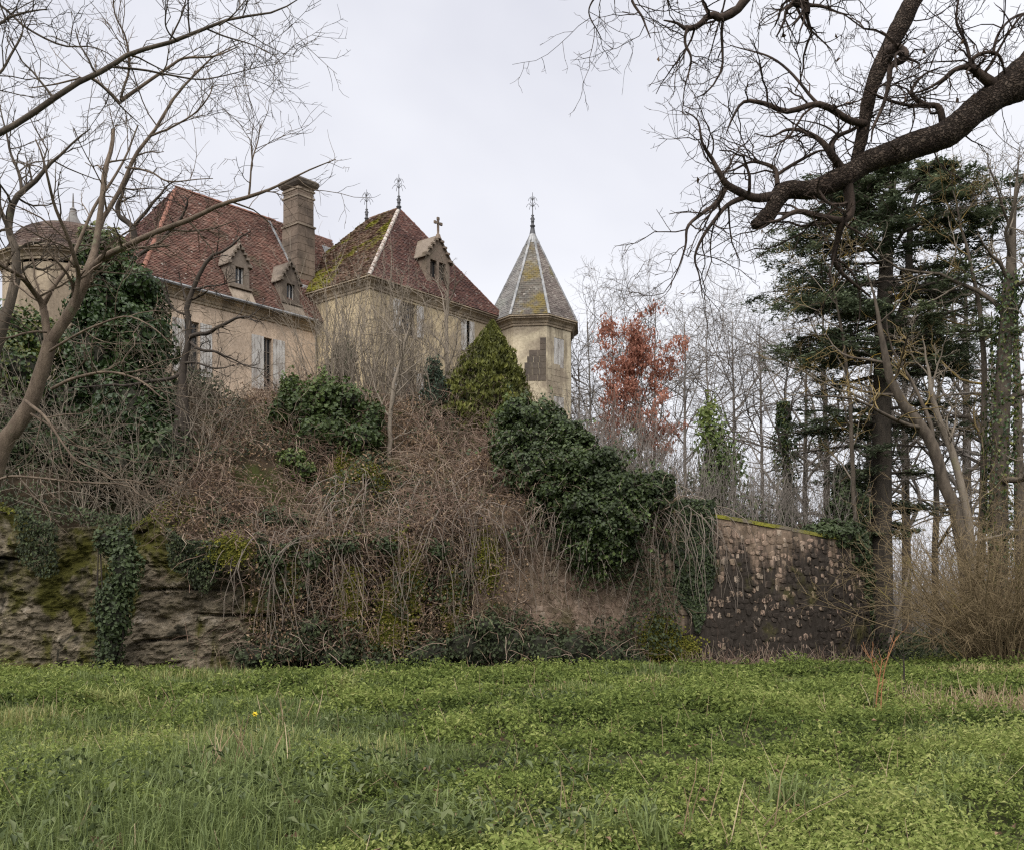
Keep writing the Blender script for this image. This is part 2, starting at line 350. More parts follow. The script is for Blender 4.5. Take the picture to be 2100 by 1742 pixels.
def stone_mat(name, rnd):
    m, nt, b = newmat(name)
    if rnd: oi = nt.nodes.new('ShaderNodeObjectInfo'); t = oi.outputs['Random']
    else: t = tintnode(nt)
    r = ramp(nt, [(.20, .15, .11), (.27, .20, .15), (.33, .235, .18), (.37, .30, .235)]); nt.links.new(t, r.inputs['Fac'])
    g = nt.nodes.new('ShaderNodeNewGeometry'); sp = nt.nodes.new('ShaderNodeSeparateXYZ'); nt.links.new(g.outputs['Position'], sp.inputs[0])
    st = noise(nt, 1.5, 7, .68, (1, 1, .16)); fine = noise(nt, 8, 6, .72, (1.2, 1.2, .45))
    # black lichen: below the top courses and to the right of the buttress, broken by noise and by stones that have shed their face
    x = mask(nt, sp.outputs[0], 3.0, 7.5)
    h = math_(nt, 'MULTIPLY', math_(nt, 'MULTIPLY', math_(nt, 'SUBTRACT', 3.1, sp.outputs[2]), .24), math_(nt, 'ADD', math_(nt, 'MULTIPLY', x, .7), .3))
    a = math_(nt, 'ADD', math_(nt, 'ADD', math_(nt, 'MULTIPLY', st.outputs['Fac'], 1.9), h), math_(nt, 'MULTIPLY', x, .42))
    a = math_(nt, 'ADD', a, math_(nt, 'MULTIPLY', fine.outputs['Fac'], .5))
    t2 = math_(nt, 'FRACT', math_(nt, 'MULTIPLY', t, 7.31)); shed = math_(nt, 'MULTIPLY', mask(nt, t2, .60, .74), mask(nt, fine.outputs['Fac'], .44, .60))
    k = mask(nt, math_(nt, 'SUBTRACT', a, math_(nt, 'MULTIPLY', shed, .9)), 1.40, 1.74)
    br = noise(nt, 1.1, 6, .68, (1, 1, .3)); col = mixc(nt, math_(nt, 'MULTIPLY', mask(nt, br.outputs['Fac'], .42, .60), .7), r.outputs[0], (.11, .083, .056))
    col = mixc(nt, math_(nt, 'MULTIPLY', k, .94), col, (.027, .023, .020))
    ms = noise(nt, .7, 5, .6); low = math_(nt, 'MULTIPLY', mask(nt, ms.outputs['Fac'], .54, .66), .7)
    col = mixc(nt, low, col, (.075, .070, .022))
    f2 = ramp(nt, [(.55, .53, .5), (1.25, 1.25, 1.25)], [.3, .7]); nt.links.new(fine.outputs['Fac'], f2.inputs['Fac'])
    nt.links.new(mixc(nt, 1.0, col, f2.outputs[0], 'MULTIPLY'), b.inputs['Base Color'])
    b.inputs['Roughness'].default_value = .95; b.inputs['Specular IOR Level'].default_value = .15; bump(nt, b, fine.outputs['Fac'], .8, .03)
    return m
m_stone, m_stone_j = stone_mat('rubble_stone', True), stone_mat('rubble_stone_joined', False)
wall = thing('rampart_wall', 'long battered rampart of rubble stone, blackened by lichen, rounding off beside the cedar', 'wall', (6, 27, -.5))
ss = np.arange(0, S_END, .25); zz = np.linspace(-1.4, 1, 10)
g = Geo(); rows = []
for q in zz: rows.append(wall_face(ss, -1.3 + (wall_top(ss) + 1.3) * (q + 1.4) / 2.4, .028))
A = np.stack(rows); r, c = A.shape[:2]; i = np.arange((r - 1) * c).reshape(r - 1, c)[:, :-1].ravel()
g.add(A.reshape(-1, 3), np.stack([i, i + 1, i + c + 1, i + c], 1), tint=.15)
tb = wall_face(ss, wall_top(ss), -.75); k = len(ss); i = np.arange(k - 1); g.add(np.vstack([A[-1], tb]), np.stack([i, i + 1, i + 1 + k, i + k], 1), tint=.2)
core = part('mortar_core', g, m_stone_j, wall)
# stones: ten shapes shared between all of them
def stone_shape(seed):
    rg = np.random.default_rng(seed); n = 7; a = np.arange(n) / n * 2 * np.pi + rg.uniform(-.3, .3, n); ra = .5 * rg.uniform(.78, 1.12, n)
    ex = lambda c: np.sign(c) * np.abs(c) ** .75
    X = ex(np.cos(a)) * ra; Zs = ex(np.sin(a)) * ra
    f0 = np.stack([X, 0 * X + .5, Zs], 1); f1 = np.stack([X, 0 * X - .40, Zs], 1); f2 = np.stack([X * .86, 0 * X - .5 + rg.uniform(-.07, .07, n), Zs * .86], 1)
    V = np.vstack([f0, f1, f2, [[0, -.54, 0]]]); j = np.arange(n); k = (j + 1) % n
    q = np.vstack([np.stack([j, k, n + k, n + j], 1), np.stack([n + j, n + k, 2 * n + k, 2 * n + j], 1)]); t = np.stack([2 * n + j, 2 * n + k, 0 * j + 3 * n], 1)
    return V, q, t
SHAPES = [stone_shape(s) for s in range(10)]
SMESH = []
for V, q, t in SHAPES:
    me = Geo().add(V, q, t, .5).mesh('stone'); me.materials.append(m_stone); SMESH.append(me)
rg = np.random.default_rng(5); spec = []
z = -.95
while z < 4.2:
    h = rg.uniform(.15, .23); s = rg.uniform(0, .3)
    while s < S_END - 6:
        w = rg.uniform(.11, .34); spec.append((s + w / 2, z + h / 2 + rg.uniform(-.065, .065) + .05 * math.sin(s * 1.7 + z), w * rg.uniform(.88, 1.04), h * rg.uniform(.75, 1.35))); s += w
    z += h * .96
spec = np.array(spec); spec = spec[spec[:, 1] + spec[:, 3] * .5 < wall_top(spec[:, 0]) - .02]
p = wall_face(spec[:, 0], spec[:, 1]); pxx = CX + p[:, 0] / p[:, 1] * F_PX; pyy = HY - (p[:, 2] - EYE) / p[:, 1] * F_PX
seen = ((pxx > 1458) & (pxx < 1745) & (pyy < 1335)) | ((pxx > 1130) & (pxx < 1330) & (pyy > 1150) & (pyy < 1290))
score = np.where(seen, spec[:, 2] * spec[:, 3], 0); order = np.argsort(-score); single = set(order[:300].tolist())
gs = Geo()
for n_, (s, z, w, h) in enumerate(spec):
    d = rg.uniform(.10, .16); c = wall_face(np.array(s), np.array(z), -.012 + rg.uniform(-.025, .018)); _, _, tx, ty = wall_at(s); kk = rg.integers(10)
    tx, ty = float(tx), float(ty)
    M = np.array([[tx * w, -ty * d, 0], [ty * w, tx * d, 0], [0, 0, h]])
    ro = rg.uniform(-.3, .3)
    if n_ in single:
        o = bpy.data.objects.new('stone', SMESH[kk]); COL.objects.link(o); o.parent = wall; o.location = tuple(c - LOC[wall])
        o.rotation_euler = (0, ro, math.atan2(ty, tx)) ; o.scale = (w, d, h)
    else:
        V, q, t = SHAPES[kk]; gs.add(V @ M.T + c, q, t, rg.random())
part('stone_rubble', gs, m_stone_j, wall, kind='stuff')
# coping slabs along the top
g = Geo(); s = 6.0
m_cop, nt_, b_ = newmat('mossy_coping'); n1 = noise(nt_, 1.3, 5); r1 = ramp(nt_, [(.14, .115, .085), (.16, .15, .03), (.20, .19, .02)], [.4, .5, .62]); nt_.links.new(n1.outputs['Fac'], r1.inputs['Fac']); nt_.links.new(r1.outputs[0], b_.inputs['Base Color']); b_.inputs['Roughness'].default_value = 1
n2 = noise(nt_, 14, 4); bump(nt_, b_, n2.outputs['Fac'], 1, .04)
while s < S_END - 5:
    l = rg.uniform(.5, .8); x, y, tx, ty = (float(v) for v in wall_at(s + l / 2)); zt = float(wall_top(s + l / 2)); sl = float(wall_top(s + l) - wall_top(s)) / l
    g = Geo(); obox(g, (x - ty * .18 - 0, y + tx * .18, zt + .05 + rg.uniform(-.01, .015)), nrm(np.array([tx, ty, sl])), (-ty, tx, 0), (0, 0, 1), l / 2 - .012, .26 + rg.uniform(-.02, .03), .055)
    part('coping_slab', g, m_cop, wall); s += l
# ------------------------------------------------------------------ manor house
HC = np.array([-15.06, 36.05]); UU = np.array([.695, .719]); VVv = np.array([-.807, .591]); UP = np.array([0, 0, 1.0])
U3 = np.array([*UU, 0]); V3 = np.array([*VVv, 0])
def hp(s, t, z): q = HC + s * UU + t * VVv; return np.array([q[0], q[1], z])
NF = nrm(np.array([UU[1], -UU[0], 0]))          # outward from the fronts
NS = nrm(np.array([-abs(VVv[1]), -abs(VVv[0]), 0]))     # outward from the pavilion's left flank
def mat_plaster(name, base, streak=.5, patch=(.27, .22, .155)):
    m, nt, b = newmat(name); n1 = noise(nt, .55, 6, .62); n2 = noise(nt, 1.3, 5, .65, (1, 1, .18)); n3 = noise(nt, 9, 5, .7); n4 = noise(nt, .35, 5, .6, dist=.5)
    r = ramp(nt, [tuple(v * .78 for v in base), base, tuple(v * 1.15 for v in base)], [.3, .5, .72]); nt.links.new(n1.outputs['Fac'], r.inputs['Fac'])
    c = mixc(nt, math_(nt, 'MULTIPLY', mask(nt, n2.outputs['Fac'], .44, .64), streak), r.outputs[0], (.15, .122, .09))
    c = mixc(nt, math_(nt, 'MULTIPLY', mask(nt, n4.outputs['Fac'], .50, .60), .75), c, patch)
    f = ramp(nt, [(.78, .77, .75), (1.12, 1.12, 1.12)], [.35, .65]); nt.links.new(n3.outputs['Fac'], f.inputs['Fac'])
    nt.links.new(mixc(nt, 1.0, c, f.outputs[0], 'MULTIPLY'), b.inputs['Base Color']); b.inputs['Roughness'].default_value = .95; b.inputs['Specular IOR Level'].default_value = .15
    bump(nt, b, n3.outputs['Fac'], .5, .015); return m
m_plaster = mat_plaster('ochre_render', (.54, .44, .285)); m_plaster2 = mat_plaster('pink_render', (.58, .455, .345), .35, (.40, .32, .25))
m_tower = mat_plaster('tower_render', (.52, .45, .325), .75, (.24, .195, .15))
m_ash = mat_plaster('weathered_stone', (.31, .255, .20), .8, (.13, .11, .09))
m_chim = mat_plaster('chimney_stone', (.20, .155, .122), .9, (.085, .068, .056))
m_dorm = mat_plaster('dormer_stone', (.195, .16, .13), .9, (.10, .083, .07))
m_corn = mat_plaster('cornice_stone', (.40, .325, .235), .8, (.20, .16, .12))
m_dark = mat_plaster('sooty_stone', (.085, .072, .062), .5, (.13, .105, .085))
def mat_tile(name, cols, moss=None, mpos=(.55, .66), mscale=.5, lichen=(.34, .31, .27), lpos=(.66, .72)):
    m, nt, b = newmat(name); r = ramp(nt, cols); nt.links.new(tintnode(nt), r.inputs['Fac']); c = r.outputs[0]
    n1 = noise(nt, .7, 5, .6); f = ramp(nt, [(.6, .58, .58), (1.2, 1.18, 1.15)], [.34, .66]); nt.links.new(n1.outputs['Fac'], f.inputs['Fac']); c = mixc(nt, 1.0, c, f.outputs[0], 'MULTIPLY')
    l = noise(nt, 5.5, 3, .5); c = mixc(nt, mask(nt, l.outputs['Fac'], *lpos), c, lichen)
    if moss:
        n2 = noise(nt, mscale, 6, .68); c = mixc(nt, mask(nt, n2.outputs['Fac'], *mpos), c, moss)
    nt.links.new(c, b.inputs['Base Color']); b.inputs['Roughness'].default_value = .9; b.inputs['Specular IOR Level'].default_value = .2
    h = noise(nt, 22, 3, .6); bump(nt, b, h.outputs['Fac'], .5, .01); return m
RED = [(.085, .046, .036), (.125, .066, .051), (.155, .08, .062), (.115, .072, .058), (.20, .125, .098)]
PUR = [(.07, .042, .038), (.115, .058, .048), (.14, .07, .056), (.09, .055, .05), (.17, .105, .085)]
m_tile_r = mat_tile('red_tile', RED, (.075, .06, .038), (.55, .72), .5)
m_tile_p = mat_tile('plum_tile', PUR, (.20, .125, .03), (.66, .74), .6)
m_tile_d = mat_tile('dull_brown_tile', [(.055, .042, .037), (.085, .058, .048), (.10, .068, .055), (.13, .10, .085)], (.075, .07, .04), (.52, .66), .7)
m_tile_m = mat_tile('mossy_tile', [(.10, .065, .05), (.15, .085, .06), (.13, .09, .06), (.19, .14, .10)], (.175, .165, .022), (.50, .60), .55)
SLT = [(.14, .14, .14), (.19, .185, .18), (.16, .15, .145), (.23, .225, .215)]
m_slate = mat_tile('grey_slate', SLT, (.20, .20, .18), (.5, .65), .9)
m_slate_l = mat_tile('lichened_slate', [(.115, .105, .09), (.15, .13, .11), (.13, .12, .10), (.2, .19, .17)], (.15, .115, .04), (.46, .62), .75)
m_slate_r = mat_tile('brown_slate', [(.12, .105, .095), (.155, .13, .12), (.13, .11, .10), (.21, .19, .17)], (.13, .115, .06), (.6, .72), .8)
m_zinc, nt_, b_ = newmat('zinc'); b_.inputs['Metallic'].default_value = .2; b_.inputs['Roughness'].default_value = .55
n1 = noise(nt_, 3, 5); r1 = ramp(nt_, [(.13, .133, .137), (.30, .30, .30)], [.35, .65]); nt_.links.new(n1.outputs['Fac'], r1.inputs['Fac']); nt_.links.new(r1.outputs[0], b_.inputs['Base Color'])
m_hip, nt_, b_ = newmat('hip_mortar'); n1 = noise(nt_, 6, 4); r1 = ramp(nt_, [(.17, .10, .075), (.36, .31, .27), (.47, .44, .40)], [.35, .5, .65]); nt_.links.new(n1.outputs['Fac'], r1.inputs['Fac']); nt_.links.new(r1.outputs[0], b_.inputs['Base Color']); b_.inputs['Roughness'].default_value = 1
m_hipr, nt_, b_ = newmat('terracotta_hip'); n1 = noise(nt_, 5, 4); r1 = ramp(nt_, [(.15, .07, .05), (.27, .125, .085)], [.35, .65]); nt_.links.new(n1.outputs['Fac'], r1.inputs['Fac']); nt_.links.new(r1.outputs[0], b_.inputs['Base Color']); b_.inputs['Roughness'].default_value = 1
m_shut, nt_, b_ = newmat('peeling_white_paint'); n1 = noise(nt_, 5, 6, .7, (1, 1, .3)); r1 = ramp(nt_, [(.22, .19, .165), (.46, .44, .41), (.56, .55, .53)], [.36, .52, .72]); nt_.links.new(n1.outputs['Fac'], r1.inputs['Fac']); nt_.links.new(r1.outputs[0], b_.inputs['Base Color']); b_.inputs['Roughness'].default_value = .8
m_glass, nt_, b_ = newmat('old_glass'); b_.inputs['Base Color'].default_value = (.02, .022, .024, 1); b_.inputs['Roughness'].default_value = .12; b_.inputs['Specular IOR Level'].default_value = .5
m_wood, nt_, b_ = newmat('dark_timber'); b_.inputs['Base Color'].default_value = (.06, .045, .035, 1); b_.inputs['Roughness'].default_value = .8
m_iron, nt_, b_ = newmat('wrought_iron'); b_.inputs['Base Color'].default_value = (.075, .075, .08, 1); b_.inputs['Roughness'].default_value = .6; b_.inputs['Metallic'].default_value = .4
m_wfr, nt_, b_ = newmat('weathered_window_wood'); b_.inputs['Base Color'].default_value = (.16, .135, .11, 1); b_.inputs['Roughness'].default_value = .9
m_void, nt_, b_ = newmat('dark_interior'); b_.inputs['Base Color'].default_value = (.02, .017, .015, 1); b_.inputs['Roughness'].default_value = 1

house = thing('manor_house', 'abandoned ochre manor with red tiled roofs, stone dormers and a pointed octagonal turret', 'house', (-8, 42, 8.5))
def wall_holes(g, O, du, L, z0, z1, holes, nout, rec=.22, tint=.5):
    """flat wall L long with rectangular openings (a0,a1,za,zb) and their reveals"""
    O = np.asarray(O, float); xs = sorted({0, L, *[h[0] for h in holes], *[h[1] for h in holes]}); zs = sorted({z0, z1, *[h[2] for h in holes], *[h[3] for h in holes]})
    P = lambda a, z, d=0: np.array([O[0] + du[0] * a - nout[0] * d, O[1] + du[1] * a - nout[1] * d, z])
    for i in range(len(xs) - 1):
        for j in range(len(zs) - 1):
            a, b, c, d = xs[i], xs[i + 1], zs[j], zs[j + 1]
            if any(h[0] <= a and b <= h[1] and h[2] <= c and d <= h[3] for h in holes): continue
            g.add([P(a, c), P(b, c), P(b, d), P(a, d)], [[0, 1, 2, 3]], tint=tint)
    for a, b, c, d in holes:
        for (p, q) in (((a, c), (b, c)), ((b, c), (b, d)), ((b, d), (a, d)), ((a, d), (a, c))):
            g.add([P(*p), P(*q), P(*q, rec), P(*p, rec)], [[0, 1, 2, 3]], tint=tint)
def window(O, du, nout, a0, a1, z0, z1, rec=.2, bars=(1, 3), shut=None, sw=.6, parent=None, lab=None, gap=0):
    """frame with glazing bars, pane behind, and shutters folded back ('open'), 'closed' or 'left ajar'"""
    P = lambda a, z, d=0: np.array([O[0] + du[0] * a - nout[0] * d, O[1] + du[1] * a - nout[1] * d, z])
    parent = parent or house
    g = Geo(); w = .05; c = (a0 + a1) / 2
    for a in np.linspace(a0 + w / 2, a1 - w / 2, bars[0] + 2): obox(g, P(a, (z0 + z1) / 2, rec - .03), du, nout, UP, w / 2, .03, (z1 - z0) / 2)
    for z in np.linspace(z0 + w / 2, z1 - w / 2, bars[1] + 2): obox(g, P(c, z, rec - .028), du, nout, UP, (a1 - a0) / 2, .026, w / 2 * .8)
    f = part('window', g, m_wfr, parent, label=lab)
    if parent is house: part('pane', Geo().add([P(a0, z0, rec), P(a1, z0, rec), P(a1, z1, rec), P(a0, z1, rec)], [[0, 1, 2, 3]]), m_glass, f)
    else: part('pane', Geo().add([P(a0, z0, rec), P(a1, z0, rec), P(a1, z1, rec), P(a0, z1, rec)], [[0, 1, 2, 3]]), m_glass, parent)
    def shutter(b0, b1, off):
        g = Geo(); n = 4; bw = (b1 - b0) / n
        for k in range(n): obox(g, P(b0 + bw * (k + .5), (z0 + z1) / 2 + RG.uniform(-.01, .01), -off - RG.uniform(0, .008)), du, nout, UP, bw / 2 - .008, .016, (z1 - z0) / 2 - .01)
        for q in (.2, .8): obox(g, P((b0 + b1) / 2, z0 + (z1 - z0) * q, -off + .025), du, nout, UP, (b1 - b0) / 2 - .01, .012, .04)
        part('shutter', g, m_shut, parent)
    if shut == 'open': shutter(a0 - sw - .02, a0 - .02, .05); shutter(a1 + .02, a1 + sw + .02, .05)
    if shut == 'closed': shutter(a0 + .01, c - .01, -.03); shutter(c + .01, a1 - .01, -.03)
    if shut == 'ajar': shutter(a0 - .02, c - gap, .04); shutter(c + gap, a1 + .02, .04)
def in_poly(x, y, poly):
    ins = np.zeros(len(x), bool); n = len(poly)
    for i in range(n):
        x0, y0 = poly[i]; x1, y1 = poly[(i + 1) % n]
        c = ((y0 > y) != (y1 > y)); ins ^= c & (x < (x1 - x0) * (y - y0) / (y1 - y0 + 1e-12) + x0)
    return ins
def tile_poly(poly, tw=.17, course=.105, th=.028, seed=0):
    """lapped tiles over a flat roof slope; poly[0]-poly[1] is the eave"""
    rg = np.random.default_rng(seed); p = np.asarray(poly, float); e = nrm(p[1] - p[0]); n = nrm(np.cross(e, p[-1] - p[0])); n = n if n[2] > 0 else -n
    up = np.cross(n, e); up = up if up[2] > 0 else -up
    q = [((v - p[0]) @ e, (v - p[0]) @ up) for v in p]; a0 = min(v[0] for v in q); a1 = max(v[0] for v in q); b1 = max(v[1] for v in q)
    nb = int(b1 / course) + 1; na = int((a1 - a0) / tw) + 2
    B, Aa = np.meshgrid(np.arange(nb), np.arange(na), indexing='ij'); b = (B * course).ravel(); a = (a0 + (Aa - .5 + .5 * (B % 2)) * tw).ravel()
    wv = .02 * vnoise(np.stack([a, b, 0 * a], 1), .7, seed)
    m = in_poly(a, b + course * .4, q); a = a[m]; b = b[m]; wv = wv[m]; k = len(a)
    hw = tw * .48 * rg.uniform(.93, 1.03, k); b = b + rg.normal(0, .006, k) + wv; t = th * rg.uniform(.7, 1.5, k); lf = rg.normal(0, .006, k); L = course * 1.25
    base = p[0] + n * .015
    Pt = lambda aa, bb, nn: base + aa[:, None] * e + bb[:, None] * up + nn[:, None] * n
    V = np.stack([Pt(a - hw, b, 0 * t), Pt(a + hw, b, 0 * t), Pt(a - hw, b, t + lf), Pt(a + hw, b, t - lf), Pt(a - hw, b + L, 0 * t + .004), Pt(a + hw, b + L, 0 * t + .004)], 1)
    i = np.arange(k)[:, None] * 6
    return Geo().add(V.reshape(-1, 3), (i[:, None, :] + np.array([[0, 1, 3, 2], [2, 3, 5, 4]])[None]).reshape(-1, 4), (i[:, None, :] + np.array([[0, 2, 4], [1, 5, 3]])[None]).reshape(-1, 3), np.repeat(rg.random(k), 6))
def hip_tiles(P0, P1, mat, parent, r=.10, L=.34):
    P0 = np.asarray(P0); P1 = np.asarray(P1); d = nrm(P1 - P0); n = int(np.linalg.norm(P1 - P0) / L); sd = nrm(np.cross(d, UP)); nn = np.cross(sd, d)
    an = np.linspace(-.2, np.pi + .2, 7)
    for k in range(n):
        c0 = P0 + d * (k * L - .03); c1 = P0 + d * ((k + 1) * L + .02); g = Geo()
        ra, rb = r * RG.uniform(1.0, 1.15), r * RG.uniform(.85, .95)
        V = np.vstack([[c0 + ra * (np.cos(a) * sd + np.sin(a) * nn) for a in an], [c1 + rb * (np.cos(a) * sd + np.sin(a) * nn) for a in an]])
        j = np.arange(6); g.add(V, np.stack([j, j + 1, j + 8, j + 7], 1), tris=[[0, i, i + 1] for i in range(1, 6)]); part('hip_tile', g, mat, parent)
def cornice(g, pts, nouts, z, prof):
    """stepped moulding swept along corner points (mitred offsets in nouts)"""
    pts = [np.asarray(p, float) for p in pts]
    for (o0, h0), (o1, h1) in zip(prof[:-1], prof[1:]):
        for i in range(len(pts) - 1):
            a, b = pts[i], pts[i + 1]; na, nb = nouts[i], nouts[i + 1]
            g.add([[*(a + na * o0), z + h0], [*(b + nb * o0), z + h0], [*(b + nb * o1), z + h1], [*(a + na * o1), z + h1]], [[0, 1, 2, 3]])
PROF = [(.015, -.40), (.06, -.39), (.06, -.29), (.10, -.27), (.14, -.17), (.25, -.08), (.30, -.07), (.30, .0), (.38, .02), (.38, .07), (.0, .10)]
n2 = NF[:2]; s2 = NS[:2]

# --- left wing
WZ, WR = 14.5, 20.27; g = Geo(); O = hp(.33, .33, 0)
wl = [(1.7, 2.35, 11.0, 13.3), (5.45, 5.88, 10.9, 13.35)]
wall_holes(g, O, UU, 8.2, 7.0, WZ, wl, NF)
wall_holes(g, hp(.33, 6.7, 0), -VVv, 6.37, 7.0, WZ, [], -U3 * .9 + NF * .0)
wing = part('wing_wall', g, m_plaster2, house)
window(O, UU, NF, *wl[0], shut='open', sw=.55); window(O, UU, NF, *wl[1], shut='open', sw=.62)
g = Geo(); cl = -UU * .8 - VVv * .0
cornice(g, [hp(.33, 6.7, 0)[:2], hp(.33, .33, 0)[:2], hp(8.4, .33, 0)[:2]], [-UU, n2 - UU * .6, n2], WZ, PROF); part('cornice', g, m_corn, house)
g = Geo(); tubes(g, np.array([hp(-.08, -.1, WZ + .08), hp(8.3, -.1, WZ + .06)]), np.array([.07, .07]), 6); part('gutter', g, m_zinc, house)
e0, e1, e2, e3 = hp(-.05, -.05, WZ + .08), hp(12, -.05, WZ + .08), hp(12, 7.05, WZ + .08), hp(-.05, 7.05, WZ + .08); r0, r1_ = hp(3.56, 3.5, WR), hp(12, 3.5, WR)
g = Geo(); g.add([e0, e1, r1_, r0], [[0, 1, 2, 3]]); g.add([e2, e3, r0, r1_], [[0, 1, 2, 3]]); g.add([e3, e0, r0], tris=[[0, 1, 2]])
rw = part('wing_roof', g, m_tile_r, house)
part('roof_tile', tile_poly([e0, e1, r1_, r0], seed=1), m_tile_r, rw, kind='stuff'); part('roof_tile', tile_poly([e3, e0, r0], seed=2), m_tile_p, rw, kind='stuff')
hip_tiles(e0, r0, m_hipr, rw); hip_tiles(r0, hp(8.9, 3.5, WR), m_hipr, rw, .09)
g = Geo(); nrmW = nrm(np.cross(U3, hp(0, 3.5, WR) - hp(0, 0, WZ))); nrmW = nrmW if nrmW[2] > 0 else -nrmW
sl = lambda s, t: hp(s, t, WZ + .08 + (WR - WZ - .08) * t / 3.5) + nrmW * .05
for (a, b) in (((8.35, 1.25), (8.25, 3.4)),):
    p, q = sl(*a), sl(*b); d = nrm(q - p); sd = np.cross(nrmW, d); obox(g, (p + q) / 2, d, sd, nrmW, np.linalg.norm(q - p) / 2, .07, .012)
p, q = sl(8.4, 1.15), sl(9.3, 1.15); obox(g, (p + q) / 2, U3, np.cross(nrmW, U3), nrmW, .5, .13, .02)
part('lead_flashing', g, m_zinc, rw)
g = Geo(); p = sl(11.35, 2.85); obox(g, p + nrmW * .03, U3, np.cross(nrmW, U3), nrmW, .32, .45, .015); part('zinc_sheet', g, m_zinc, rw)
# --- chimney
cg = Geo(); cc = hp(8.85, 1.95, 0)
def cblock(g, z0, z1, hu, hv): obox(g, [cc[0], cc[1], (z0 + z1) / 2], U3, V3, UP, hu, hv, (z1 - z0) / 2)
ch = thing  # keep the name short below
cblock(cg, 15.5, 19.6, .47, .58); cblock(cg, 19.6, 21.35, .43, .54)
chim = part('chimney', cg, m_chim, house)
for (z0, z1, ex) in ((19.55, 19.63, .52), (20.95, 21.03, .49), (21.28, 21.36, .49)):
    g = Geo(); cblock(g, z0, z1, ex, ex + .11); part('string_course', g, m_ash, chim)
g = Geo(); b0 = []
for (zz_, k) in ((21.45, .50), (21.58, .60), (21.74, .63), (21.86, .52), (21.9, .3)):
    b0.append([hp(8.85 + sx * k, 1.95 + sy * (k + .12), zz_) for sx, sy in ((-1, -1), (1, -1), (1, 1), (-1, 1))])
V = np.array(b0).reshape(-1, 3)
g.add(V, [[r * 4 + j, r * 4 + (j + 1) % 4, r * 4 + 4 + (j + 1) % 4, r * 4 + 4 + j] for r in range(4) for j in range(4)] + [[16, 17, 18, 19], [3, 2, 1, 0]]); part('chimney_cap', g, m_dark, chim)
# ashlar of the chimney, block by block
z = 17.2; row = 0
while z < 21.2:
    h = .36; hu, hv = (.47, .58) if z + h < 19.6 else (.43, .54)
    for (ax, L, side, nn) in ((UU, hu, -hv, -V3), (VVv, hv, -hu, -U3)):
        nb = 2; off = .0 if row % 2 else .16
        cuts = sorted([-L, -L + 2 * L * (.5 + (off - .08)), L])
        for c0, c1 in zip(cuts[:-1], cuts[1:]):
            m = (c0 + c1) / 2; ctr = np.array([*(cc[:2] + ax * m + (VVv if ax is UU else UU) * side), z + h / 2]); g = Geo()
            a3 = np.array([*ax, 0]); n3 = nrm(np.cross(a3, UP)); obox(g, ctr, a3, n3, UP, (c1 - c0) / 2 - .008, .022 + RG.uniform(0, .012), h / 2 - .008); part('stone_block', g, m_chim, chim)
    z += h; row += 1
g = Geo()
cblock(g, 21.36, 21.47, .45, .56); part('chimney_neck', g, m_ash, chim)

# --- pavilion
PZ = 15.95; PR = 21.1; s0, s1, t0, t1 = 8.36, 17.08, -3.48, 4.52; I = .33
g = Geo(); O = hp(s0 + I, t0 + I, 0); ph = [(1.75, 2.7, 13.9, 15.45), (5.65, 6.5, 13.9, 15.45), (1.75, 2.7, 9.7, 12.2), (5.65, 6.5, 9.7, 12.2)]
wall_holes(g, O, UU, s1 - s0 - 2 * I, 7.0, PZ, ph, NF)
wall_holes(g, hp(s0 + I, t1 - I, 0), -VVv, t1 - t0 - 2 * I, 7.0, PZ, [], NS)
wall_holes(g, hp(s1 - I, t0 + I, 0), VVv, t1 - t0 - 2 * I, 7.0, PZ, [], -NS)
part('pavilion_wall', g, m_plaster, house)
window(O, UU, NF, *ph[0], shut='open', sw=.42); window(O, UU, NF, *ph[1], shut='ajar', gap=.10); window(O, UU, NF, *ph[2], shut='open', sw=.48); window(O, UU, NF, *ph[3], shut='open', sw=.48)
g = Geo()
cornice(g, [hp(s0 + I, t1, 0)[:2], hp(s0 + I, t0 + I, 0)[:2], hp(s1 - I, t0 + I, 0)[:2], hp(s1 - I, t1, 0)[:2]], [s2, n2 + s2 * .9, n2 - s2, -s2], PZ, PROF); part('cornice', g, m_corn, house)
z = 9.0; k = 0
while z < PZ - .5:                                           # corner quoins
    ln = .55 if k % 2 else .34; q = hp(s0 + I, t0 + I, z + .17)
    g = Geo(); obox(g, q + U3 * ln / 2 + NF * 0, U3, NF, UP, ln / 2 + .012, .014, .16); obox(g, q + V3 * (.89 - ln) / 2, V3, NS, UP, (.89 - ln) / 2 + .012, .014, .16); part('quoin', g, m_plaster, house); z += .345; k += 1
a, e, bk, bl = hp(s0, t0, PZ + .09), hp(s1, t0, PZ + .09), hp(s1, t1, PZ + .09), hp(s0, t1, PZ + .09); p1, p2 = hp(12.72, -.62, PR), hp(12.72, 1.67, PR)
g = Geo(); g.add([a, e, p1], tris=[[0, 1, 2]]); g.add([bl, a, p1, p2], [[0, 1, 2, 3]]); g.add([e, bk, p2, p1], [[0, 1, 2, 3]]); g.add([bk, bl, p2], tris=[[0, 1, 2]])
rp = part('pavilion_roof', g, m_tile_p, house)
part('roof_tile', tile_poly([a, e, p1], seed=3), m_tile_p, rp, kind='stuff'); part('roof_tile', tile_poly([bl, a, p1, p2], tw=.19, course=.13, th=.04, seed=4), m_tile_m, rp, kind='stuff', label='mossy left slope of lapped tiles')
part('roof_tile', tile_poly([e, bk, p2, p1], seed=5), m_tile_p, rp, kind='stuff')
hip_tiles(a, p1, m_hip, rp); hip_tiles(e, p1, m_tile_p, rp, .07); hip_tiles(p1, p2, m_tile_m, rp, .09)

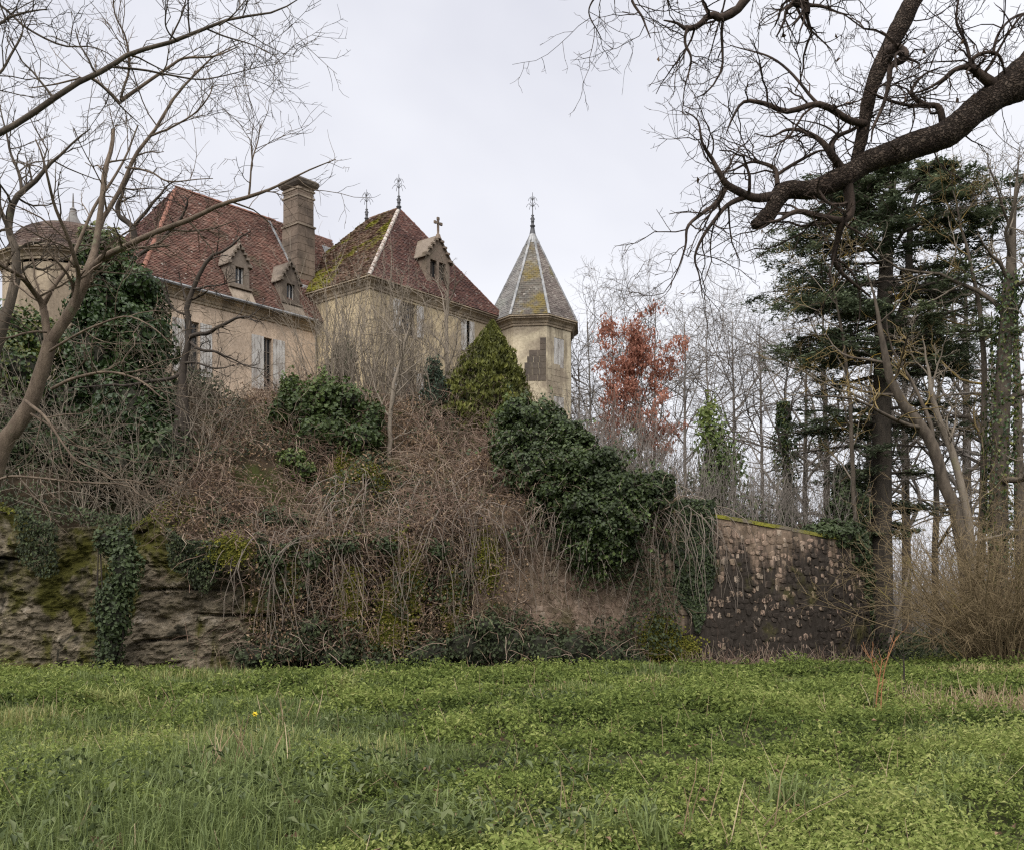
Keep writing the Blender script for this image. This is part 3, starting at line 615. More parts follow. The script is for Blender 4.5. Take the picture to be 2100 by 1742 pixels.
def finial(P, H, parent, sc=1.0):
    P = np.asarray(P, float); g = Geo(); prof = [(-.35, .17), (-.1, .12), (.05, .10), (.08, .14), (.13, .14), (.16, .08), (.3, .075), (.33, .11), (.36, .07), (.48, .13), (.60, .05), (.66, .09), (.72, .03), (H, .012)]
    tubes(g, np.array([P + UP * z * (sc if z < H else 1) for z, r in prof]), np.array([r * sc for z, r in prof]), 8)
    for tier, (z, L) in enumerate(((1.15, .34), (1.5, .24))):
        for k in range(6):
            an = k / 6 * 2 * np.pi + tier; d = np.array([math.cos(an), math.sin(an), 0]); t = np.linspace(0, 1, 6)
            pts = P + UP * (z * H / 2.0) + d * (L * t)[:, None] + UP * (.22 * np.sin(t * 2.6) - .10 * t ** 3)[:, None]
            tubes(g, pts, np.full(6, .011), 4)
    part('finial', g, m_iron, parent, True)
finial(p1, 1.75, rp, .95); finial(p2, 1.6, rp, .85)

def dormer(sc_, tf, w, z0, ze, za, depth, openings, oz, mat, cross=False, lab=None):
    """stone dormer standing on the eave: gabled front, cheeks, little roof running back into the slope"""
    O = hp(sc_ - w / 2, tf, 0); g = Geo(); wall_holes(g, O, UU, w, z0, ze, [(o0, o1, *oz) for o0, o1 in openings], NF, .18)
    L = lambda a, z, d=0: np.array([O[0] + UU[0] * a + VVv[0] * d, O[1] + UU[1] * a + VVv[1] * d, z])
    g.add([L(0, ze), L(w, ze), L(w / 2, za)], tris=[[0, 1, 2]])
    g.add([L(0, z0), L(0, ze), L(0, ze, depth), L(0, z0, depth)], [[0, 1, 2, 3]]); g.add([L(w, z0), L(w, ze), L(w, ze, depth), L(w, z0, depth)], [[0, 1, 2, 3]])
    d = part('dormer', g, mat, house, label=lab); g = Geo()
    ov = .10 * w / .95; ti = .05
    for sg in (0, 1):
        x0 = -ov if sg == 0 else w + ov; ez = ze - (za - ze) * ov / (w / 2)
        q = [L(x0, ez + .03, -.1), L(w / 2, za + .05, -.1), L(w / 2, za + .05, depth * 1.5), L(x0, ez + .03, depth * 1.5)]
        g.add(q + [v + UP * ti for v in q], [[0, 1, 2, 3], [4, 5, 6, 7], [0, 1, 5, 4], [3, 0, 4, 7], [1, 2, 6, 5]])
    part('dormer_roof', g, m_dorm, d)
    g = Geo()                                                    # stepped gable stones and side kneelers
    for sg in (0, 1):
        x = 0 if sg == 0 else w; obox(g, L(x, ze - .03, .02), U3, NF, UP, .09 * w, .13, .06)
        for k in range(3): f = .25 + .25 * k; obox(g, L(x + (w / 2 - x) * f, ze + (za - ze) * f + .06, -.06), U3, NF, UP, .07 * w, .07, .05)
    obox(g, L(w / 2, z0 + .0, -.05), U3, NF, UP, w / 2 + .06, .12, .05)
    part('gable_stone', g, mat, d)
    g = Geo()
    if cross:
        c = L(w / 2, za, .0); tubes(g, np.array([c - UP * .1, c + UP * .1, c + UP * .14, c + UP * .3]), np.array([.16, .12, .07, .06]), 6)
        obox(g, c + UP * .58, U3, NF, UP, .045, .04, .32); obox(g, c + UP * .68, U3, NF, UP, .19, .04, .045)
        for q in ((.19, .68), (-.19, .68), (0, .9)): obox(g, c + UP * q[1] + U3 * q[0], U3, NF, UP, .065, .045, .065)
        part('gable_cross', g, m_chim, d)
    else:
        tubes(g, np.array([L(w / 2, za - .05, .05), L(w / 2, za + .12, .05), L(w / 2, za + .2, .05), L(w / 2, za + .42, .05)]), np.array([.08, .06, .09, .015]), 6); part('gable_finial', g, mat, d)
    for o0, o1 in openings:
        P = lambda a, z, dd=.18: np.array([O[0] + UU[0] * a - NF[0] * dd, O[1] + UU[1] * a - NF[1] * dd, z])
        part('pane', Geo().add([P(o0, oz[0]), P(o1, oz[0]), P(o1, oz[1]), P(o0, oz[1])], [[0, 1, 2, 3]]), m_glass, d)
        g = Geo(); zc = (oz[0] + oz[1]) / 2
        for q in (o0 + .025, (o0 + o1) / 2, o1 - .025): obox(g, P(q, zc, .155), U3, NF, UP, .02, .02, (oz[1] - oz[0]) / 2)
        part('window_frame', g, m_shut if not cross else m_wood, d)
    return d
dormer(4.55, .30, .98, 15.25, 16.35, 17.15, 1.2, [(.30, .72)], (15.45, 16.2), m_dorm, lab='stone dormer nearer the hip of the red roof')
dormer(7.15, .30, .98, 15.15, 16.25, 17.05, 1.2, [(.30, .72)], (15.35, 16.1), m_dorm, lab='stone dormer below the chimney')
for q in (4.55, 7.15):
    g = Geo(); p = hp(q, .12, WZ + .38); d = nrm(hp(0, 3.5, WR) - hp(0, 0, WZ)); obox(g, p, U3, d, np.cross(U3, d), .56, .30, .05); part('apron_slab', g, m_ash, house)
dormer(12.9, t0 + .42, 1.5, 16.4, 18.15, 19.15, 1.7, [(.25, .68), (.82, 1.25)], (16.75, 17.95), m_chim, True, lab='large stone dormer topped by a cross')
# timber and stone colonnettes on the big dormer
# --- octagonal turret
TC = np.array([1.1, 47.4]); TZ = 15.75; TA = 21.05; RE, RW = 2.56, 2.22
ang = lambda k: math.radians(-95 + 22.5 + 45 * k)
vw = lambda k, r, z: np.array([TC[0] + r * math.cos(ang(k)), TC[1] + r * math.sin(ang(k)), z])
g = Geo()
for k in range(8):
    a_, b_2 = vw(k - 1, RW, 0), vw(k, RW, 0); du = nrm(b_2 - a_)[:2]; L = np.linalg.norm(b_2 - a_); no = nrm(np.array([du[1], -du[0], 0]))
    hl = []
    if k == 1: hl = [(.50, 1.22, 13.35, 14.85), (.50, 1.22, 9.9, 11.85)]
    wall_holes(g, a_, du, L, 6.5, TZ, hl, no)
    for h in hl: TW = (a_.copy(), du.copy(), no.copy(), h); window(a_, du, no, *h, shut='closed', rec=.15)
    if k == 0: FR = (a_.copy(), du.copy(), no.copy(), L)
    if k == 1: RF = (a_.copy(), du.copy(), no.copy(), L)
part('turret_wall', g, m_tower, house)
a_, du, no, L = FR; du3 = np.array([*du, 0]); z = 12.55; row = 0
while z < 14.5:                                              # bare ashlar where the render has fallen
    lo = max(.55, 1.0 - .11 * (6 - row)) if row < 5 else 1.35; x = L - .02; first = True
    while x > lo + .12:
        w = RG.uniform(.28, .46); w = min(w, x - lo); g = Geo(); obox(g, a_ + du3 * (x - w / 2) + UP * (z + .15), du3, no, UP, w / 2 - .012, .014 + RG.uniform(0, .012), .148); part('stone_block', g, m_dark, house); x -= w
    z += .315; row += 1
a_, du, no, L = RF; du3 = np.array([*du, 0]); z = 11.95; row = 0
while z < 13.25:
    x = .05 + .2 * (row % 2)
    while x < L - .25:
        w = RG.uniform(.35, .55); w = min(w, L - .04 - x)
        if RG.random() < .75 and w > .15: g = Geo(); obox(g, a_ + du3 * (x + w / 2) + UP * (z + .15), du3, no, UP, w / 2 - .01, .010, .145); part('stone_block', g, m_tower, house)
        x += w
    z += .31; row += 1
g = Geo(); ptz = [vw(k, RW, 0)[:2] for k in range(9)]; nz = [nrm(vw(k, 1, 0)[:2] - TC) * 1.06 for k in range(9)]; cornice(g, ptz, nz, TZ, PROF[:-1] + [(-.3, .12)]); part('cornice', g, m_corn, house)
g = Geo(); ap = np.array([*TC, TA])
for k in range(8): g.add([vw(k - 1, RE, TZ + .1), vw(k, RE, TZ + .1), ap], tris=[[0, 1, 2]])
rt = part('turret_roof', g, m_slate, house)
for k in range(8):
    m = {0: m_slate_l, 1: m_slate_r, 7: m_slate}.get(k, m_slate)
    part('roof_slate', tile_poly([vw(k - 1, RE, TZ + .1), vw(k, RE, TZ + .1), ap], tw=.2, course=.13, th=.014, seed=20 + k), m, rt, kind='stuff')
    p0, p1x = vw(k, RE + .02, TZ + .11), ap + UP * .03; d = nrm(p1x - p0); rad = np.array([*(nrm(vw(k, 1, 0)[:2] - TC)), 0]); sd = nrm(np.cross(d, rad)); nn = np.cross(sd, d)
    g = Geo(); obox(g, (p0 + p1x) / 2, d, sd, nn, np.linalg.norm(p1x - p0) / 2, .065, .03); part('hip_flashing', g, m_zinc, rt)
g = Geo(); tubes(g, np.array([ap - UP * .75, ap + UP * .05]), np.array([.40, .06]), 8); part('spire_cap', g, m_zinc, rt)
finial(ap + UP * .15, 1.9, rt, 1.0)
# drain pipe in the corner between pavilion and turret
g = Geo(); p = hp(s1 - .55, t0 + .2, 0); tubes(g, np.array([p + UP * z for z in (8, 12, 15.4, 15.8)]), np.full(4, .06), 6); part('drain_pipe', g, m_iron, house)
# --- round tower at the far left
RC = W(150, 0, 41)[:2]; g = Geo(); RZ = 16.45; n = 28; th = np.arange(n) / n * 2 * np.pi
def lathe(g, prof, tint=.5):
    V = np.array([[RC[0] + r * math.cos(a), RC[1] + r * math.sin(a), z] for r, z in prof for a in th]); k = len(prof)
    g.add(V, [[i * n + j, i * n + (j + 1) % n, (i + 1) * n + (j + 1) % n, (i + 1) * n + j] for i in range(k - 1) for j in range(n)], tint=tint)
lathe(g, [(2.85, 6.5), (2.85, RZ - .5)]); part('round_tower_wall', g, m_corn, house)
g = Geo(); lathe(g, [(2.85 + o, RZ + h) for o, h in PROF]); part('cornice', g, m_corn, house)
prof = np.array([(3.2, 0), (2.85, .25), (2.62, .6), (2.48, 1.0), (2.2, 1.35), (1.75, 1.62), (1.2, 1.78), (.75, 1.88)]); tt = np.linspace(0, 1, 26); pr = np.c_[np.interp(tt, np.linspace(0, 1, 8), prof[:, 0]), np.interp(tt, np.linspace(0, 1, 8), prof[:, 1])]
g = Geo()
for k in range(25):                                          # one lapped ring per course, each tile its own facet
    a0_, b0_ = pr[k]; a1_, b1_ = pr[k + 1]; m_ = 64; q = (np.arange(m_) + .5 * (k % 2)) / m_ * 2 * np.pi; w = np.pi / m_ * .94; lift = .03 * RG.uniform(.6, 1.5, m_)
    P = lambda r, an, z: np.stack([RC[0] + r * np.cos(an), RC[1] + r * np.sin(an), z + 0 * an], 1)
    V = np.stack([P(a0_ + lift, q - w, RZ + .08 + b0_), P(a0_ + lift, q + w, RZ + .08 + b0_), P(a1_ - .01, q + w, RZ + .08 + b1_ + .03), P(a1_ - .01, q - w, RZ + .08 + b1_ + .03), P(a0_ - .03, q - w, RZ + .05 + b0_), P(a0_ - .03, q + w, RZ + .05 + b0_)], 1)
    i = np.arange(m_)[:, None] * 6; g.add(V.reshape(-1, 3), np.vstack([i + [[0, 1, 2, 3]], i + [[4, 5, 1, 0]]]), tint=np.repeat(RG.random(m_), 6))
rr_ = Geo(); lathe(rr_, [(r - .04, RZ + .04 + z) for r, z in pr] + [(.05, RZ + 2.0)]); rt2 = part('round_tower_roof', rr_, m_tile_d, house)
part('roof_tile', g, m_tile_d, rt2, kind='stuff')
g = Geo(); lathe(g, [(.82, RZ + 1.92), (.42, RZ + 2.2), (.2, RZ + 2.6), (.12, RZ + 2.9), (.15, RZ + 2.95), (.05, RZ + 3.05), (.02, RZ + 3.7)]); part('slate_spirelet', g, m_slate, rt2)
# ------------------------------------------------------------------ plant materials
m_bark = mat_bark('grey_brown_bark', (.045, .036, .028), (.13, .105, .08), (.12, .115, .075), 7, -.02)
m_bark_acacia = mat_bark('acacia_bark', (.075, .055, .04), (.19, .145, .105), (.14, .135, .085), 9, .0)
m_bark_oak = mat_bark('oak_bark', (.014, .010, .008), (.085, .06, .046), (.15, .14, .12), 12, -.05)
m_bark_oak_big = mat_cracked('oak_bark_plates', (.02, .014, .011), (.065, .046, .035), (.13, .10, .078), 34)
m_bark_cedar = mat_bark('cedar_bark', (.040, .034, .028), (.085, .07, .055), None, 6)
m_twig = mat_bark('bare_twigs', (.14, .115, .088), (.25, .21, .165), (.19, .17, .11), 4, .0)
m_twig_dark = mat_bark('dark_twigs', (.030, .024, .02), (.06, .048, .038), None, 5)
m_twig_far = mat_bark('far_twigs', (.12, .105, .09), (.19, .165, .145), (.19, .17, .12), 3, .0)
m_lichen = mat_bark('lichened_twigs', (.14, .105, .05), (.22, .16, .07), (.27, .18, .03), 3, .06)
m_willow = mat_bark('willow_stems', (.12, .09, .05), (.22, .165, .095), (.22, .18, .06), 2.5, .02)
m_bramble = mat_leaf('dry_bramble_canes', [(.045, .030, .023), (.12, .076, .055), (.205, .138, .10), (.30, .23, .18), (.12, .105, .05)], .9, 0)
m_vine = mat_bark('hanging_vines', (.12, .095, .075), (.25, .21, .175), None, 3)
m_ivy = mat_leaf('ivy_leaf', [(.009, .012, .004), (.018, .027, .008), (.034, .052, .014), (.08, .11, .03)], .5, .10, spec=.3)
m_ivy_wall = mat_leaf('wall_ivy_leaf', [(.012, .016, .007), (.022, .031, .012), (.035, .05, .018), (.058, .08, .03)], .55, .08, spec=.25)
m_ivy_tree = mat_leaf('tree_ivy_leaf', [(.014, .024, .009), (.026, .050, .014), (.05, .082, .02), (.13, .135, .025)], .42, .15)
m_laurel = mat_leaf('laurel_leaf', [(.016, .026, .008), (.036, .056, .015), (.075, .108, .026), (.15, .185, .05)], .5, .2, spec=.3)
m_bay = mat_leaf('light_green_leaf', [(.035, .055, .018), (.07, .11, .03), (.12, .165, .042), (.2, .22, .06)], .5, .3)
m_cypress = mat_leaf('golden_cypress', [(.035, .037, .009), (.07, .076, .013), (.115, .122, .02), (.17, .165, .03)], .7, .15)
m_yew = mat_leaf('dark_spruce', [(.012, .022, .014), (.022, .04, .022), (.035, .058, .03), (.05, .08, .045)], .6, .1)
m_cedar = mat_leaf('cedar_needles', [(.05, .064, .04), (.105, .132, .078), (.16, .19, .105), (.23, .25, .10)], .7, .25, spec=.2)
m_rust = mat_leaf('rust_leaf', [(.20, .08, .05), (.33, .14, .095), (.42, .195, .135), (.50, .27, .19)], .7, .35)
m_litter = mat_leaf('dead_leaf', [(.07, .045, .026), (.14, .09, .052), (.23, .15, .09), (.34, .25, .16)], .9, .15)
m_bramleaf = mat_leaf('bramble_leaf', [(.020, .024, .014), (.038, .046, .024), (.06, .078, .034), (.10, .12, .055)], .65, .15, spec=.2)
m_moss = mat_leaf('moss_tuft', [(.05, .055, .010), (.10, .105, .014), (.16, .155, .02), (.20, .18, .03)], .95, .1)
m_core, _n, _b = newmat('shade_fill'); _b.inputs['Base Color'].default_value = (.022, .022, .013, 1); _b.inputs['Roughness'].default_value = 1  # opaque near-black lumps; colour stands in for the shade inside leaf masses

# ------------------------------------------------------------------ plant builders
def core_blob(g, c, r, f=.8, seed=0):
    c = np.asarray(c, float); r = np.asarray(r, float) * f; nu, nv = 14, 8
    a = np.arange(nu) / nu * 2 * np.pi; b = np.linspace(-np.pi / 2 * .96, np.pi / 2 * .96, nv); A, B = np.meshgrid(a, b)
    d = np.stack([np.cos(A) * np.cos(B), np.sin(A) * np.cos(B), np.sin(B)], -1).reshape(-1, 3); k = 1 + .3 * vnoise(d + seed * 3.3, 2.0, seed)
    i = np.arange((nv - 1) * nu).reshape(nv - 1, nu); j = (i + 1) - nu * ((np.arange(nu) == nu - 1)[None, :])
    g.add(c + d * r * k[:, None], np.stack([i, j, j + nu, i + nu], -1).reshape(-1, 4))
def blob_points(n, c, r, rg, lo=.72, rough=.3, seed=0, f=2.2):
    d = nrm(rg.normal(size=(n, 3))); k = 1 + rough * fbm(d + seed * 7.1, f, seed, 3); q = lo + (1 - lo) * rg.random(n) ** .6
    return np.asarray(c) + d * np.asarray(r) * (k * q)[:, None], nrm(d / np.asarray(r)), q
def leaf_mass(g, gc, blobs, dens, size, seed, lo=.72, rough=.3, droop=.35, tmode=None, core=.72, jit=.5, aspect=.75):
    """leaves over lumpy ellipsoids: (centre, radii); dens = leaves per square metre of envelope"""
    rg = np.random.default_rng(seed)
    for k, (c, r) in enumerate(blobs):
        r = np.asarray(r, float); ar = 4 * np.pi * (((r[0] * r[1]) ** 1.6 + (r[0] * r[2]) ** 1.6 + (r[1] * r[2]) ** 1.6) / 3) ** (1 / 1.6); n = int(ar * dens)
        P, Nn, q = blob_points(n, c, r, rg, lo, rough, seed + k)
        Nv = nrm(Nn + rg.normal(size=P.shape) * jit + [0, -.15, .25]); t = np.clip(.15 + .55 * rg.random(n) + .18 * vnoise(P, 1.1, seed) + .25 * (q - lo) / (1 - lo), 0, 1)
        if tmode: t = tmode(P, t)
        ax = np.tile([0, -.2, -1.0], (n, 1)) * droop + rg.normal(size=P.shape) * .6
        leaves(g, P, Nv, size * rg.uniform(.65, 1.35, n), t, aspect, .14, ax)
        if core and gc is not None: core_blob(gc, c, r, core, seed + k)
def B(x, y, Y, rx, ry, rd):            # ellipsoid from its place in the photograph (radii in photo units across and up, metres deep)
    return W(x, y, Y), (rx / F_PX * Y, rd, ry / F_PX * Y)
def branch_levels(P, R, specs, rg):
    out = []
    for sp in specs:
        P, R = spawn(P, R, rg=rg, **sp); out.append((P, R))
    return out
def bare_tree(name, label, cat, trunk, specs, mats, seed, sides=(8, 5, 4, 3, 3), group=None, leaf=None, twig_tint=.5):
    """trunk: points with radius (n,4); specs: one dict per branch order"""
    rg = np.random.default_rng(seed); P, R = resample(trunk, 20, .04, seed)
    t = thing(name, label, cat, (P[0, 0], P[0, 1], P[0, 2]), group)
    g = Geo(); tubes(g, P, R, 10); part('trunk', g, mats[0], t, True)
    lv = branch_levels(P[None], R[None], specs, rg); gl = Geo(); gt = Geo()
    for k, (p, r) in enumerate(lv): tubes(gl if k == 0 else gt, p, r, sides[k + 1])
    if len(lv[0][0]) <= 14:
        for p, r in zip(*lv[0]): g = Geo(); tubes(g, p, r, 5); part('limb', g, mats[1], t, True)
    else: part('limbs', gl, mats[1], t, True)
    part('crown', gt, mats[2], t)
    return t, lv
def multi_limb(t, limbs, n=18, sides=8, mat=None, wob=.03, seed=0, name='limb', gidx=None):
    Ps, Rs = [], []
    for k, l in enumerate(limbs):
        p, r = resample(l, n, wob, seed + k * 5); Ps.append(p); Rs.append(r)
        g = Geo(); tubes(g, p, r, sides); part(name, g, mat, t, True)
    return np.array(Ps), np.array(Rs)

# ------------------------------------------------------------------ foreground tree at the left: slender acacia
rg = np.random.default_rng(101); YA = 10.5
acacia = thing('acacia_tree', 'slender forked bare tree leaning in from the left edge, foremost of the bare trees', 'tree', (*W(-190, 0, YA)[:2], gz(*W(-190, 0, YA)[:2])))
base = W(-190, 0, YA); tr = px(Z1, [(0, 1740, 96), (100, 1560, 90), (180, 1400, 86), (240, 1250, 80), (285, 1060, 76)], YA, .3532)
tr = np.vstack([[*LOC[acacia] - [0, 0, .1], .17], [*((LOC[acacia] * .55 + tr[0, :3] * .45) + [0, 0, 0]), .125], tr])
P, R = resample(tr, 24, .03, 3); g = Geo(); tubes(g, P, R, 12); part('trunk', g, m_bark_acacia, acacia, True)
limbsA = [px(Z1, q, YA, .3532) for q in (
    [(285, 1070, 66), (340, 980, 64), (410, 870, 62), (480, 750, 58), (520, 640, 54), (545, 560, 46, .1), (560, 420, 36, .2), (590, 250, 32, .3), (615, 80, 28, .4), (640, -60, 24, .5), (652, -170, 22, .6)],
    [(285, 1080, 50), (265, 930, 44), (250, 840, 40), (180, 740, 30, -.2), (100, 660, 26, -.5), (0, 600, 22, -.8), (-90, 520, 16, -1)],
    [(250, 850, 28), (310, 720, 25), (400, 600, 22, .2), (480, 450, 20, .4), (550, 300, 18, .6), (640, 150, 16, .8), (730, 0, 12, 1), (800, -200, 8, 1.2)],
    [(530, 640, 46), (600, 570, 40, -.1), (760, 500, 34, -.2), (950, 410, 30, -.3), (1130, 340, 27, -.3), (1300, 260, 24, -.4), (1480, 200, 20, -.4), (1620, 150, 13, -.4), (1780, 60, 9, -.4), (1950, 0, 5, -.4)],
    [(1445, 212, 14, -.4), (1452, 120, 11, -.4), (1465, 0, 9, -.4), (1500, -110, 7, -.3), (1515, -200, 4, -.3)],
    [(430, 850, 30, -.1), (455, 700, 28, -.2), (440, 600, 26, -.4), (390, 420, 22, -.6), (320, 250, 18, -.8), (270, 80, 14, -1), (200, -120, 8, -1)],
    [(600, 560, 24, .1), (720, 515, 20, .3), (860, 508, 16, .5), (990, 495, 9, .7)],
    [(300, 1330, 20, -.2), (440, 1270, 18, -.4), (620, 1230, 15, -.6), (800, 1270, 12, -.7), (950, 1380, 7, -.8)],
    [(290, 1110, 16, -.2), (400, 1035, 14, -.4), (560, 960, 12, -.6), (740, 905, 10, -.7), (880, 960, 8, -.8), (1000, 1060, 5, -.9)],
    [(270, 1000, 14, -.1), (150, 1010, 12, -.3), (30, 1040, 10, -.5), (-60, 1040, 7, -.6)],
    [(150, 1400, 22, -.2), (240, 1480, 18, -.4), (330, 1600, 14, -.5), (400, 1700, 9, -.6), (440, 1760, 5, -.6)])]
limbsA += [px(Z3, q, YA, .3532) for q in ([(-60, 490, 14, -.4), (0, 460, 15, -.4), (100, 440, 15, -.5), (260, 445, 14, -.6), (400, 465, 12, -.6), (560, 480, 10, -.6), (680, 490, 8, -.6), (810, 522, 4, -.6)], [(590, 420, 6, -.6), (640, 460, 9, -.6), (760, 465, 7, -.6), (870, 500, 6, -.6), (945, 465, 3, -.6)],
    [(180, 80, 16, -.2), (290, 150, 13, -.3), (370, 260, 11, -.4), (430, 345, 10, -.5), (560, 405, 8, -.6), (640, 455, 6, -.6)])]
limbsA += [px(Z7, q, YA, .3906) for q in (
    [(635, 530, 22, .6), (740, 450, 17, .7), (900, 350, 14, .8), (980, 310, 12, .9), (1130, 290, 9, 1), (1260, 240, 5, 1.1)],
    [(635, 520, 15, .6), (672, 380, 12, .5), (655, 200, 10, .4), (600, 80, 8, .3), (590, -40, 6, .2)],
    [(500, 1370, 26, .2), (530, 1190, 25, .5), (620, 1020, 22, .7), (700, 850, 20, .8), (790, 720, 17, .9), (900, 530, 14, 1), (1050, 370, 10, 1.1), (1130, 290, 7, 1.2), (1290, 220, 4, 1.2)],
    [(790, 715, 12, .9), (900, 660, 10, .7), (1020, 600, 8, .6), (1090, 510, 7, .5), (1120, 440, 4, .5)],
    [(660, 880, 12, .8), (800, 905, 10, .6), (900, 950, 8, .5), (1120, 940, 4, .4)],
    [(635, 545, 13, .6), (560, 470, 11, .5), (470, 410, 10, .5), (300, 440, 8, .4), (150, 460, 5, .4)])]
PA, RA = multi_limb(acacia, limbsA, 20, 7, m_bark_acacia, .025, 40)
gt = Geo(); l1 = spawn(PA, RA, 9, .15, 1.0, 48, .30, 7, .16, .02, .45, .3, rg, .0032, L=(.35, 1.1)); tubes(gt, *l1, 4)
l2 = spawn(l1[0], l1[1], 5, .2, 1.0, 45, .4, 5, .20, .02, .6, .4, rg, .0024, L=(.12, .42)); tubes(gt, *l2, 3)
l3 = spawn(l2[0][::2], l2[1][::2], 3, .3, 1.0, 45, .5, 3, .2, .0, .7, .5, rg, .002, L=(.06, .16)); tubes(gt, *l3, 3)
part('crown', gt, m_bark_acacia, acacia)

# second foreground tree, trunk outside the frame, one long bough sweeping across the sky
YB = 9.0; rg = np.random.default_rng(102); tb_ = W(-420, 0, YB)
bough = thing('bare_tree', 'dark bough sweeping up across the sky from beyond the left edge', 'tree', (tb_[0], tb_[1], gz(tb_[0], tb_[1])))
tr = np.array([[tb_[0], tb_[1], LOC[bough][2] - .1, .2], [tb_[0] + .05, tb_[1], 2.5, .16], [tb_[0] + .0, tb_[1], 5, .14], [*W(-400, 300, YB), .12], [*W(-380, 60, YB), .10], [*W(-300, -250, YB), .07]])
P, R = resample(tr, 20, .05, 9); g = Geo(); tubes(g, P, R, 10); part('trunk', g, m_bark, bough, True)
lb = [px(Z7, q, YB, .3906) for q in (
    [(-1020, 1050, 40), (-400, 880, 34), (0, 700, 31), (200, 570, 30), (400, 440, 28), (580, 350, 25), (690, 285, 23), (900, 220, 21), (1090, 155, 17), (1250, 100, 13), (1450, 60, 9), (1560, 0, 5)],
    [(590, 352, 12), (750, 360, 11, .2), (860, 385, 10, .3), (1030, 420, 8, .4), (1180, 400, 6, .5), (1380, 350, 4, .5), (1560, 320, 2, .5)],
    [(470, 408, 12), (560, 470, 11, .3), (640, 560, 8, .5), (720, 640, 5, .6)],
    [(930, 215, 9), (870, 120, 8, -.2), (880, 0, 6, -.3), (870, -80, 4, -.3)],
    [(1090, 155, 9), (1190, 190, 8, .2), (1320, 235, 6, .3), (1400, 270, 4, .3)],
    [(1150, 135, 8), (1230, 70, 7, -.2), (1300, -10, 5, -.2)],
    [(-1000, 420, 26), (-300, 250, 20), (0, 130, 15), (40, 100, 14), (120, 75, 11), (240, 60, 6)],
    [(-980, -100, 26), (-200, -40, 18), (0, 30, 13), (150, 150, 11), (330, 245, 9), (500, 260, 6), (640, 330, 3)],
    [(-990, 700, 24), (-300, 560, 18), (-40, 420, 14), (60, 280, 12), (120, 165, 9), (90, 60, 5)])]
PB, RB = multi_limb(bough, lb, 20, 7, m_bark, .03, 60)
gt = Geo(); l1 = spawn(PB, RB, 10, .3, 1.0, 50, .3, 7, .17, .02, .45, .3, rg, .003, L=(.35, 1.0)); tubes(gt, *l1, 4)
l2 = spawn(l1[0], l1[1], 5, .2, 1.0, 45, .4, 5, .2, .02, .6, .4, rg, .0023, L=(.12, .4)); tubes(gt, *l2, 3)
l3 = spawn(l2[0][::2], l2[1][::2], 3, .3, 1, 45, .5, 3, .2, 0, .7, .5, rg, .0019, L=(.05, .15)); tubes(gt, *l3, 3)
part('crown', gt, m_bark, bough)

# third tree: darker stem at the left edge, further back
YT = 15.0; rg = np.random.default_rng(103); q = W(-190, 0, YT)
edge_tree = thing('bare_tree', 'dark crooked bare tree standing at the left edge behind the acacia', 'tree', (q[0], q[1], gz(q[0], q[1])))
le = [px(Z1, s_, YT, .3532) for s_ in (
    [(45, 880, 56), (90, 700, 52), (100, 540, 46), (45, 420, 42), (60, 300, 38), (130, 190, 32), (220, 110, 25), (300, 20, 18), (420, -90, 12), (520, -180, 6)],
    [(60, 400, 30), (20, 300, 26), (0, 150, 20), (-60, 0, 14), (-90, -150, 8)],
    [(125, 200, 22), (110, 100, 18), (70, -40, 14), (40, -190, 10), (0, -330, 5)],
    [(90, 700, 22), (160, 620, 18, .3), (270, 640, 13, .5), (420, 560, 9, .7), (560, 500, 5, .9)])]
tr = np.vstack([[*LOC[edge_tree] - [0, 0, .15], .30], [*(W(-130, 1000, YT)), .22], [*W(-50, 780, YT), .22], le[0][0]]); P, R = resample(tr, 16, .05, 2)
g = Geo(); tubes(g, P, R, 10); part('trunk', g, m_bark, edge_tree, True)
PE, RE_ = multi_limb(edge_tree, le, 18, 7, m_bark, .05, 70)
gt = Geo(); l1 = spawn(PE, RE_, 12, .2, 1, 50, .3, 7, .2, .03, .45, .3, rg, .005, L=(.5, 1.6)); tubes(gt, *l1, 4)
l2 = spawn(l1[0], l1[1], 5, .2, 1, 45, .4, 5, .22, .02, .6, .4, rg, .0038, L=(.2, .6)); tubes(gt, *l2, 3)
part('crown', gt, m_bark, edge_tree)

# ------------------------------------------------------------------ great oak limb at the upper right
YO = 9.5; rg = np.random.default_rng(104); q = W(2750, 0, YO)
oak = thing('oak_tree', 'massive gnarled oak bough with twisting bare twigs reaching in from the right', 'tree', (q[0], q[1], gz(q[0], q[1])))
tr = np.array([[*LOC[oak] - [0, 0, .2], .75], [q[0] + .05, q[1], 1.6, .55], [q[0] + .0, q[1] + .1, 4.2, .52], [q[0] - .1, q[1], 7, .48], [q[0] - .3, q[1], 10, .38], [q[0] - .2, q[1], 13, .2]])
P, R = resample(tr, 24, .06, 4); g = Geo(); tubes(g, P, R, 14); part('trunk', g, m_bark_oak, oak, True)
hub = lambda y, w: (3500, y, w)
main = [px(Z6, s_, YO, .4531) for s_ in (
    [(3480, -520, 200), (2800, -160, 185), (2250, 230, 172), (2100, 345, 165), (1960, 440, 146), (1800, 570, 132), (1720, 625, 128), (1560, 675, 118), (1400, 735, 112), (1290, 800, 106), (1160, 858, 92), (1040, 860, 88), (985, 890, 94), (945, 960, 86), (900, 1005, 72), (865, 1022, 40)],
    [(1335, 745, 60), (1362, 640, 62), (1390, 520, 66), (1420, 380, 72), (1470, 250, 76), (1540, 110, 80), (1620, -30, 84), (1900, -420, 95, .2), (2700, -900, 120, .3), (3450, -1300, 140)])]
